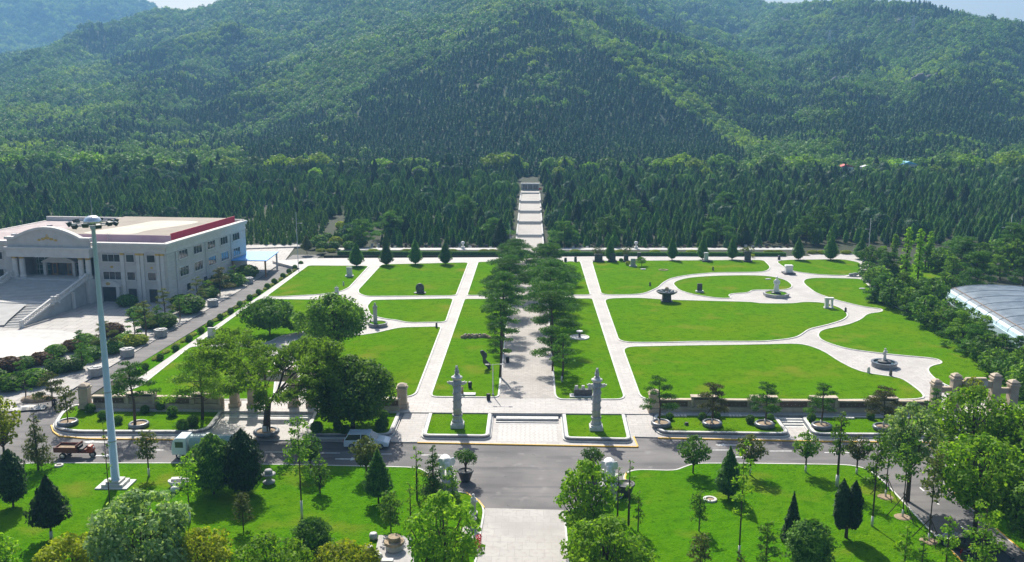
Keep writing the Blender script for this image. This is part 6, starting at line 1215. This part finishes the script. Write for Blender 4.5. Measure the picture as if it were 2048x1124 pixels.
# right side: belt of young pines and the poplars
RIGHTP = [(1745, 575, 30), (1760, 607, 44), (1785, 618, 46), (1800, 600, 40), (1818, 628, 44), (1838, 640, 48), (1853, 655, 50), (1868, 642, 44), (1885, 668, 50), (1905, 682, 52), (1898, 652, 48), (1925, 700, 54), (1935, 678, 48), (1948, 716, 52), (1972, 735, 54), (1962, 700, 50), (1990, 755, 54), (2003, 730, 50), (2022, 775, 56), (2040, 760, 50), (1758, 570, 36), (1775, 560, 40), (1735, 560, 34), (1800, 560, 36), (1822, 600, 40), (1845, 605, 40), (1865, 612, 42), (1905, 560, 44), (1890, 590, 42), (1925, 545, 46), (1960, 540, 44), (2000, 560, 44), (2030, 545, 46), (2045, 575, 44), (1990, 530, 46), (2045, 520, 50), (1880, 545, 44), (1850, 540, 40), (1740, 535, 34), (1760, 530, 32), (2048, 800, 60), (2040, 720, 44)]
pp = []
for k in range(4): pp.append(tr('pine' if k % 2 else 'leafy', 1760, 607, 607 - 46, 46, ('leaf_mid', 'pine', 'leaf_dark', 'leaf_mid')[k], 'x', z=.4, clear=.06, leafs=.2, cover=2.2 if k % 2 else 1.0, nl=22, lean=.02 * k))
for k, (px, by, hpx) in enumerate(RIGHTP):
    P = G(px, by, .4); s = MW(P, hpx) / MW(G(1760, 607, .4), 46); lb, g = 'young bushy pine in the belt between the right lawn and the polytunnel', 'belt of young pines at the right'
    if k < 4: o = pp[k]; o.location = tuple(map(float, P)); o.scale = (s * 1.4,) * 3; tag(o, lb, 'tree', g)
    else: dup(pp[k % 4], P, k * 1.3, lb, g, (s * 1.4, s * 1.4, s * rS.uniform(1.1, 1.5)))
tr('cypress', 1766, 606, 560, 56, 'cypress_green', 'dense dark round topped conifer at the tip of the right lawn', z=.4, clear=.02, leafs=.2)
for px, by, ty, w, lb in ((1809, 575, 452, 24, 'tall light green poplar at the right, left one of three'), (1834, 573, 454, 24, 'tall light green poplar at the right, middle one of three'), (1856, 540, 461, 19, 'tall light green poplar at the right, right one of three'), (1788, 520, 468, 16, 'narrow pale conifer beside the poplars')): tr('sapling', px, by, ty, w, 'leaf_light', lb, z=.4, clear=.12, leafs=.2, cover=1.6, nl=26, name='poplar_tree')
tr('pine', 1950, 590, 500, 90, 'pine', 'broad dark pine above the polytunnel', z=.4, clear=.15, leafs=.3, cover=1.6, nl=24); tr('pine', 2022, 540, 445, 80, 'pine', 'large layered pine at the right edge below the lamp post', z=.2, clear=.3, leafs=.3, cover=1.6, nl=20); tr('pine', 1920, 530, 472, 90, 'pine', 'spreading dark pine behind the poplars', z=.3, clear=.2, leafs=.3, cover=1.6, nl=20)
# bare branches before the polytunnel
P = G(2052, 760, .4); t = thing('bare_tree', 'leafless tree with thin dark branches in front of the polytunnel', 'tree', P); b = MB(); rb_ = random.Random(8); b.tube([(0, 0, 0), (-.3, 0, 2.0), (-.8, 0, 4.2)], [.12, .09, .05], 6)
for k in range(14): a = rb_.uniform(0, 6.28); z0 = rb_.uniform(1.2, 4); l = rb_.uniform(1.5, 3.2); b.tube([(-.15 * z0, 0, z0), (-.15 * z0 + l * .5 * cos(a), l * .5 * sin(a), z0 + l * .5), (-.15 * z0 + l * cos(a) - .6, l * .9 * sin(a), z0 + l * .8)], [.04, .025, .01], 4)
b.obj('branches', 'bark', t)

# ------------------------------------------------------------------ cypress grove of the cemetery behind the garden
rC = np.random.default_rng(21)
def unit_tree(pf, w, n, m, nm, core=.82, z0=.1, size=.045):
    Q, T = shell(pf, 1 - z0, w, size, n, rC, .42, 1.1, .16, core); Q[:, :, 2] += z0
    tk = [[(.02 * cos(a), .02 * sin(a), 0), (.02 * cos(a + 1.57), .02 * sin(a + 1.57), 0), (.02 * cos(a + 1.57), .02 * sin(a + 1.57), z0 + .1), (.02 * cos(a), .02 * sin(a), z0 + .1)] for a in (0, 1.57, 3.14, 4.71)]
    return soup(np.concatenate([Q, np.array(tk)]), np.concatenate([T, np.zeros(4)]), nm, m)
CYM = [unit_tree(CONE, .52, 420, 'cypress_green', 'cypress_tree'), unit_tree(COL_P, .40, 420, 'cypress_green', 'cypress_tree'), unit_tree(TEAR, .5, 420, 'cypress_green', 'cypress_tree'), unit_tree(CONE, .5, 420, 'wood_dark', 'cypress_tree'), unit_tree(CONE, .54, 420, 'leaf_mid', 'cypress_tree'), unit_tree(TEAR, .8, 460, 'leaf_dark', 'cypress_tree', .8, .04), unit_tree(BALL, .9, 460, 'wood_light', 'cypress_tree', .8, .04)]
FATM = [unit_tree(TEAR, .66, 560, 'cypress', 'juniper_tree', .84, .04), unit_tree(BALL, .8, 560, 'wood_dark', 'juniper_tree', .84, .02)]
YNG = [unit_tree(CONE, .5, 260, 'leaf_mid', 'young_cypress', .8, .12, .07)]
def inst(me, name, P, sc, label, cat, group, rz=None):
    o = bpy.data.objects.new(name, me); COL.objects.link(o); o.location = tuple(map(float, P)); o.scale = sc; o.rotation_euler.z = rC.uniform(0, 6.28) if rz is None else rz; return tag(o, label, cat, group)
def pix(X, Y, Z): v = np.stack([X, Y, Z], 1) - CP; d = v @ FW; return 1024 + F * (v @ RT) / d, 562 - F * (v @ UP) / d
X, Y = np.meshgrid(np.arange(-300, 320, 2.9), np.arange(224.5, 398, 3.5)); X = X + 1.3 * ((np.round(Y / 3.5)) % 2); X = X.ravel() + rC.uniform(-1.1, 1.1, X.size); Y = Y.ravel() + rC.uniform(-1.3, 1.3, Y.size)
Z = tz(X, Y); px, py = pix(X, Y, Z); ok = (px > -420) & (px < 2560) & (np.abs(X + .35) > 5.2) & ((X < 62) | (Y > 232))
young = (px > 478) & (px < 690) & (py > 436) & (X < -30)
ok &= ~((np.abs(px - (665 + (462 - py) * .5)) < 14) & (py > 430) & (py < 500)); ok &= ~((px > 590) & (px < 690) & (py > 478))
ok &= ~((np.abs(px - 1690) < 22) & (Y > 386) & (Y < 396)); gap = vnoise(X, Y, 14, 31) > .86; ok &= ~gap
X, Y, Z, px, py, young = X[ok], Y[ok], Z[ok], px[ok], py[ok], young[ok]
fat = (vnoise(X, Y, 12, 33) * .7 + rC.random(len(X)) * .5 > .93) & ~young & ((Y > 232) | (rC.random(len(X)) < .3)) & (px > -60) & (px < 2110)
fi = np.where(fat)[0]; keep = []; 
for i in fi[np.argsort(Y[fi])]:
    if all((X[i] - X[j]) ** 2 + (Y[i] - Y[j]) ** 2 > 16 for j in keep[-120:]): keep.append(i)
keep = keep[:300]
for i in keep: h = rC.uniform(5.2, 8.2); k = int(rC.random() < .35); inst(FATM[k], 'juniper_tree', (X[i], Y[i], Z[i] - .1), (h * .95, h * .95, h * (.8 if k else 1)), 'broad dark juniper rising above the cypress rows of the grove', 'tree', 'broad dark junipers in the grove')
YX, YY = np.meshgrid(np.arange(-82, -30, 2.0), np.arange(219, 278, 3.2)); YX = YX.ravel() + rC.uniform(-.35, .35, YX.size); YY = YY.ravel() + rC.uniform(-.5, .5, YY.size); YZ = tz(YX, YY); qx, qy = pix(YX, YY, YZ)
yo = np.where((qx > 484) & (qx < 672) & (qy < 494) & (np.abs(qx - (665 + (462 - qy) * .5)) > 16))[0]; yi = yo[np.argsort(YY[yo])][:300]
for i in yi: h = rC.uniform(2.3, 3.5); inst(YNG[0], 'young_cypress', (YX[i], YY[i], YZ[i]), (h, h, h), 'light green young cypress in the nursery rows behind the hall', 'tree', 'young cypresses behind the hall')
ci = np.where(~fat & ~young)[0]; ci = ci[np.argsort(Y[ci] + 1000 * ((px[ci] < -30) | (px[ci] > 2080)))]; print('grove', len(ci), 'fat', len(keep), 'young', len(yi))
hs = 3.0 + 2.4 * rC.random(len(X)) ** 1.5; rr_ = rC.random(len(X)); kk = np.where(rr_ < .12, 4, np.where((rr_ > .80) & (Y > 250), 5, np.where((rr_ > .72) & (Y > 300), 6, rC.integers(0, 4, len(X)))))
for i in ci[:300]: inst(CYM[kk[i]], 'cypress_tree', (X[i], Y[i], Z[i]), (hs[i], hs[i], hs[i] * 1.05), 'dark pointed cypress in the front rows of the grove behind the back hedge', 'tree', 'front rows of the cypress grove')
q = ci[300:]
CYO = [bpy.data.objects.new('grove_cypress', m) for m in CYM]
scatter('cypress_grove', np.stack([X[q], Y[q], Z[q] - .1], 1), kk[q], np.stack([hs[q] * 1.05] * 2 + [hs[q] * 1.05], 1), rC.uniform(0, 6.28, len(q)), CYO, 'dense grove of pointed cypresses continuing up the slope behind the front rows')
# pines with flat tops among them
pn = [tr('pine', 700, 500, 440, 80, 'pine', 'dark pine with spreading layers among the cypresses of the grove', z=.5, clear=.25, leafs=.34, cover=1.5, nl=18, group='pines in the grove') for _ in range(2)]
for k, (a, b_) in enumerate(((-43, 226), (-9.5, 232), (8.5, 226), (-38, 240), (20, 236), (48, 232), (72, 235), (80, 250), (30, 262), (-20, 270), (60, 280), (95, 262))):
    Pz = (a, b_, tz(a, b_)[0]); 
    if k < 2: pn[k].location = tuple(map(float, Pz))
    else: dup(pn[k % 2], Pz, k * 1.1)
# leafy light green trees along the foot of the hills
BLM = []
for m in ('wood_light', 'leaf_light', 'wood_yellow'):
    r = rng_(); L = crown_lumps(1.0, .05, .85, r, 16, (.3, .44)); Q, T = lumpy(L, .05, 1.0, r, .85); BLM.append(soup(Q, T, 'broadleaf_tree', m))
for k, (a, b_, w_) in enumerate(((30, 352, 60), (75, 352, 60), (110, 340, 60), (180, 350, 70), (240, 345, 60), (280, 352, 60), (330, 352, 50), (455, 350, 50), (510, 345, 50), (560, 340, 60), (600, 342, 50), (640, 342, 60), (765, 345, 50), (815, 340, 46), (840, 342, 46), (880, 346, 40), (985, 336, 60), (1015, 332, 60), (1045, 335, 40), (1100, 352, 50), (1130, 345, 50), (1180, 340, 40), (1215, 345, 50), (1350, 340, 50), (1390, 337, 50), (1440, 340, 60), (1545, 350, 60), (1610, 345, 60), (1640, 350, 40), (1760, 345, 44), (1795, 335, 50), (1840, 345, 50), (1885, 340, 60), (1935, 340, 64), (2020, 345, 70), (2060, 345, 60), (1320, 350, 50), (700, 350, 50))):
    Yd = 396 + (k % 3) * 4; P = np.array(GY(a, b_, Yd)); P[2] = tz(P[0], Yd)[0] - .3; s = MW(P, w_); h = max(6.5, s * .8); m = BLM[2 if a in (560, 640, 600, 985, 1015, 1350, 1390, 2020, 2060, 455) else (1 if k % 3 == 0 else 0)]
    inst(m, 'broadleaf_tree', P, (s, s, h), 'light green leafy tree at the foot of the hills above the grove', 'tree', 'leafy trees at the foot of the hills')
for k in range(70):                           # bigger mixed trees where the grove meets the hill
    Yd = rC.uniform(372, 425); px_ = rC.uniform(-60, 2110)
    if abs(px_ - 1062) < 26 or abs(px_ - 1690) < 26 or abs(px_ - 1812) < 26: continue
    P = np.array(GY(px_, 340, Yd)); P[2] = tz(P[0], Yd)[0] - .2; d_ = rC.random() < .55; h = rC.uniform(6, 9.5) * (1 if Yd > 395 else .8)
    if d_: inst(FATM[k % 2], 'juniper_tree', P, (h * .8, h * .8, h), 'tall dark evergreen where the grove meets the foot of the hill', 'tree', 'tall dark evergreens at the hill foot')
    else: inst(BLM[k % 3], 'broadleaf_tree', P, (h * 1.05, h * 1.05, h), 'light green leafy tree at the foot of the hills above the grove', 'tree', 'leafy trees at the foot of the hills')
for k, (px_, py_, d_, m_) in enumerate(((640, 492, 30, 'leaf_mid'), (672, 492, 26, 'leaf_yellow'), (690, 480, 34, 'leaf_dark'), (700, 490, 30, 'leaf_mid'), (655, 482, 22, 'leaf_mid'), (682, 462, 22, 'leaf_yellow'), (720, 495, 30, 'leaf_dark'), (668, 500, 24, 'leaf_dark'), (645, 502, 26, 'leaf_mid'), (698, 500, 24, 'leaf_mid'), (625, 494, 20, 'leaf_dark'))):
    P_ = G(px_, py_, .5); o = bpy.data.objects.new('garden_shrub', BM[m_]); COL.objects.link(o); P_[2] = max(.6, tz(P_[0], P_[1])[0]); w_ = MW(P_, d_); o.location = tuple(map(float, P_)); o.scale = (w_, w_, w_ * .75); tag(o, 'leafy shrub beside the footpath behind the back hedge at the left', 'shrub', 'shrubs beside the back footpath')
# gravestones under the front rows
GV = []
for m in ('dark_stone', 'granite_light', 'panel_brown'):
    GV.append(MB().box((0, 0, 0), (1.2, .9, .14)).box((0, .2, .14), (.75, .16, .85), 0, 0, .85).box((0, -.2, .14), (.4, .2, .16)).mesh('gravestone', m))
for row in range(2):
    for k in range(62):
        a = -41 + k * 1.72 + row * .6; b_ = 222.4 + row * 3.2
        if abs(a + .35) < 5.4: continue
        m = int(rC.choice([0, 0, 0, 1, 2])); inst(GV[m], 'gravestone', (a, b_, tz(a, b_)[0] + .02), (1, 1, rC.uniform(.8, 1.25)), ['dark gravestone in the rows under the front cypresses', 'pale gravestone in the rows under the front cypresses', 'brown gravestone in the rows under the front cypresses'][m], 'gravestone', ['dark gravestones under the cypresses', 'pale gravestones under the cypresses', 'brown gravestones under the cypresses'][m], 0)
for px, py, lb in ((926, 497, 'white stone urn on a pillar in front of the cypresses left of the steps'), (1272, 497, 'white draped marker among the gravestones right of the steps')):
    P = G(px, py, .7); t = thing('stone_urn', lb, 'urn', P); MB().box((0, 0, 0), (.8, .8, .5)).obj('base', 'marble', t); MB().lathe([(.2, .5), (.18, 1.0), (.45, 1.3), (.5, 1.6), (.3, 1.75), (.1, 1.8)], n=14).obj('urn', 'marble', t, smooth=True)

# grey rock outcrops showing through the woods
def hit(px, py):
    for Yd in np.arange(460, 2200, 4.0):
        p = GY(px, py, Yd)
        if p[2] < tz(p[0], p[1])[0]: return p
    return GY(px, py, 900)
for px, py, w_, h_, lb in ((1850, 168, 17, 9, 'grey rocky cliff breaking through the woods low on the right hill'), (1690, 166, 22, 6, 'long low grey rock band on the right hill beside the rocky cliff'), (1812, 48, 20, 7, 'grey rock outcrop near the top of the right hill'), (900, 74, 34, 8, 'dark bluish rock band left of the cone shaped hill top'), (1475, 148, 14, 6, 'small grey rock outcrop in the valley right of the cone shaped hill')):
    p = hit(px, py); r = random.Random(px); b = MB()
    for k in range(12): b.ell((r.uniform(-.5, .5) * w_, r.uniform(-1.5, 3), r.uniform(.1, .6) * h_), (w_ * r.uniform(.08, .16), r.uniform(2, 4), h_ * r.uniform(.25, .55)), 0, 7, 5)
    t = thing('rock_outcrop', lb, 'rock', p); b.obj('rock', 'cliff', t, fuse=.9)
HAZE = .00026

# ------------------------------------------------------------------ haze: even, thin air round everything
hz = MB().box((0, 1450, -2.0), (7000, 3400, 700)).obj('haze', 'black'); tag(hz, 'pale blue summer haze in the air', None, None, 'stuff')
hm = bpy.data.materials.new('haze'); hm.use_nodes = True; ht = hm.node_tree; ht.nodes.clear()
ho = ht.nodes.new('ShaderNodeOutputMaterial'); pv = ht.nodes.new('ShaderNodeVolumePrincipled')
pv.inputs['Color'].default_value = (.30, .60, 1.0, 1); pv.inputs['Density'].default_value = HAZE; pv.inputs['Anisotropy'].default_value = 0.0
ht.links.new(pv.outputs[0], ho.inputs['Volume']); hz.data.materials[0] = hm
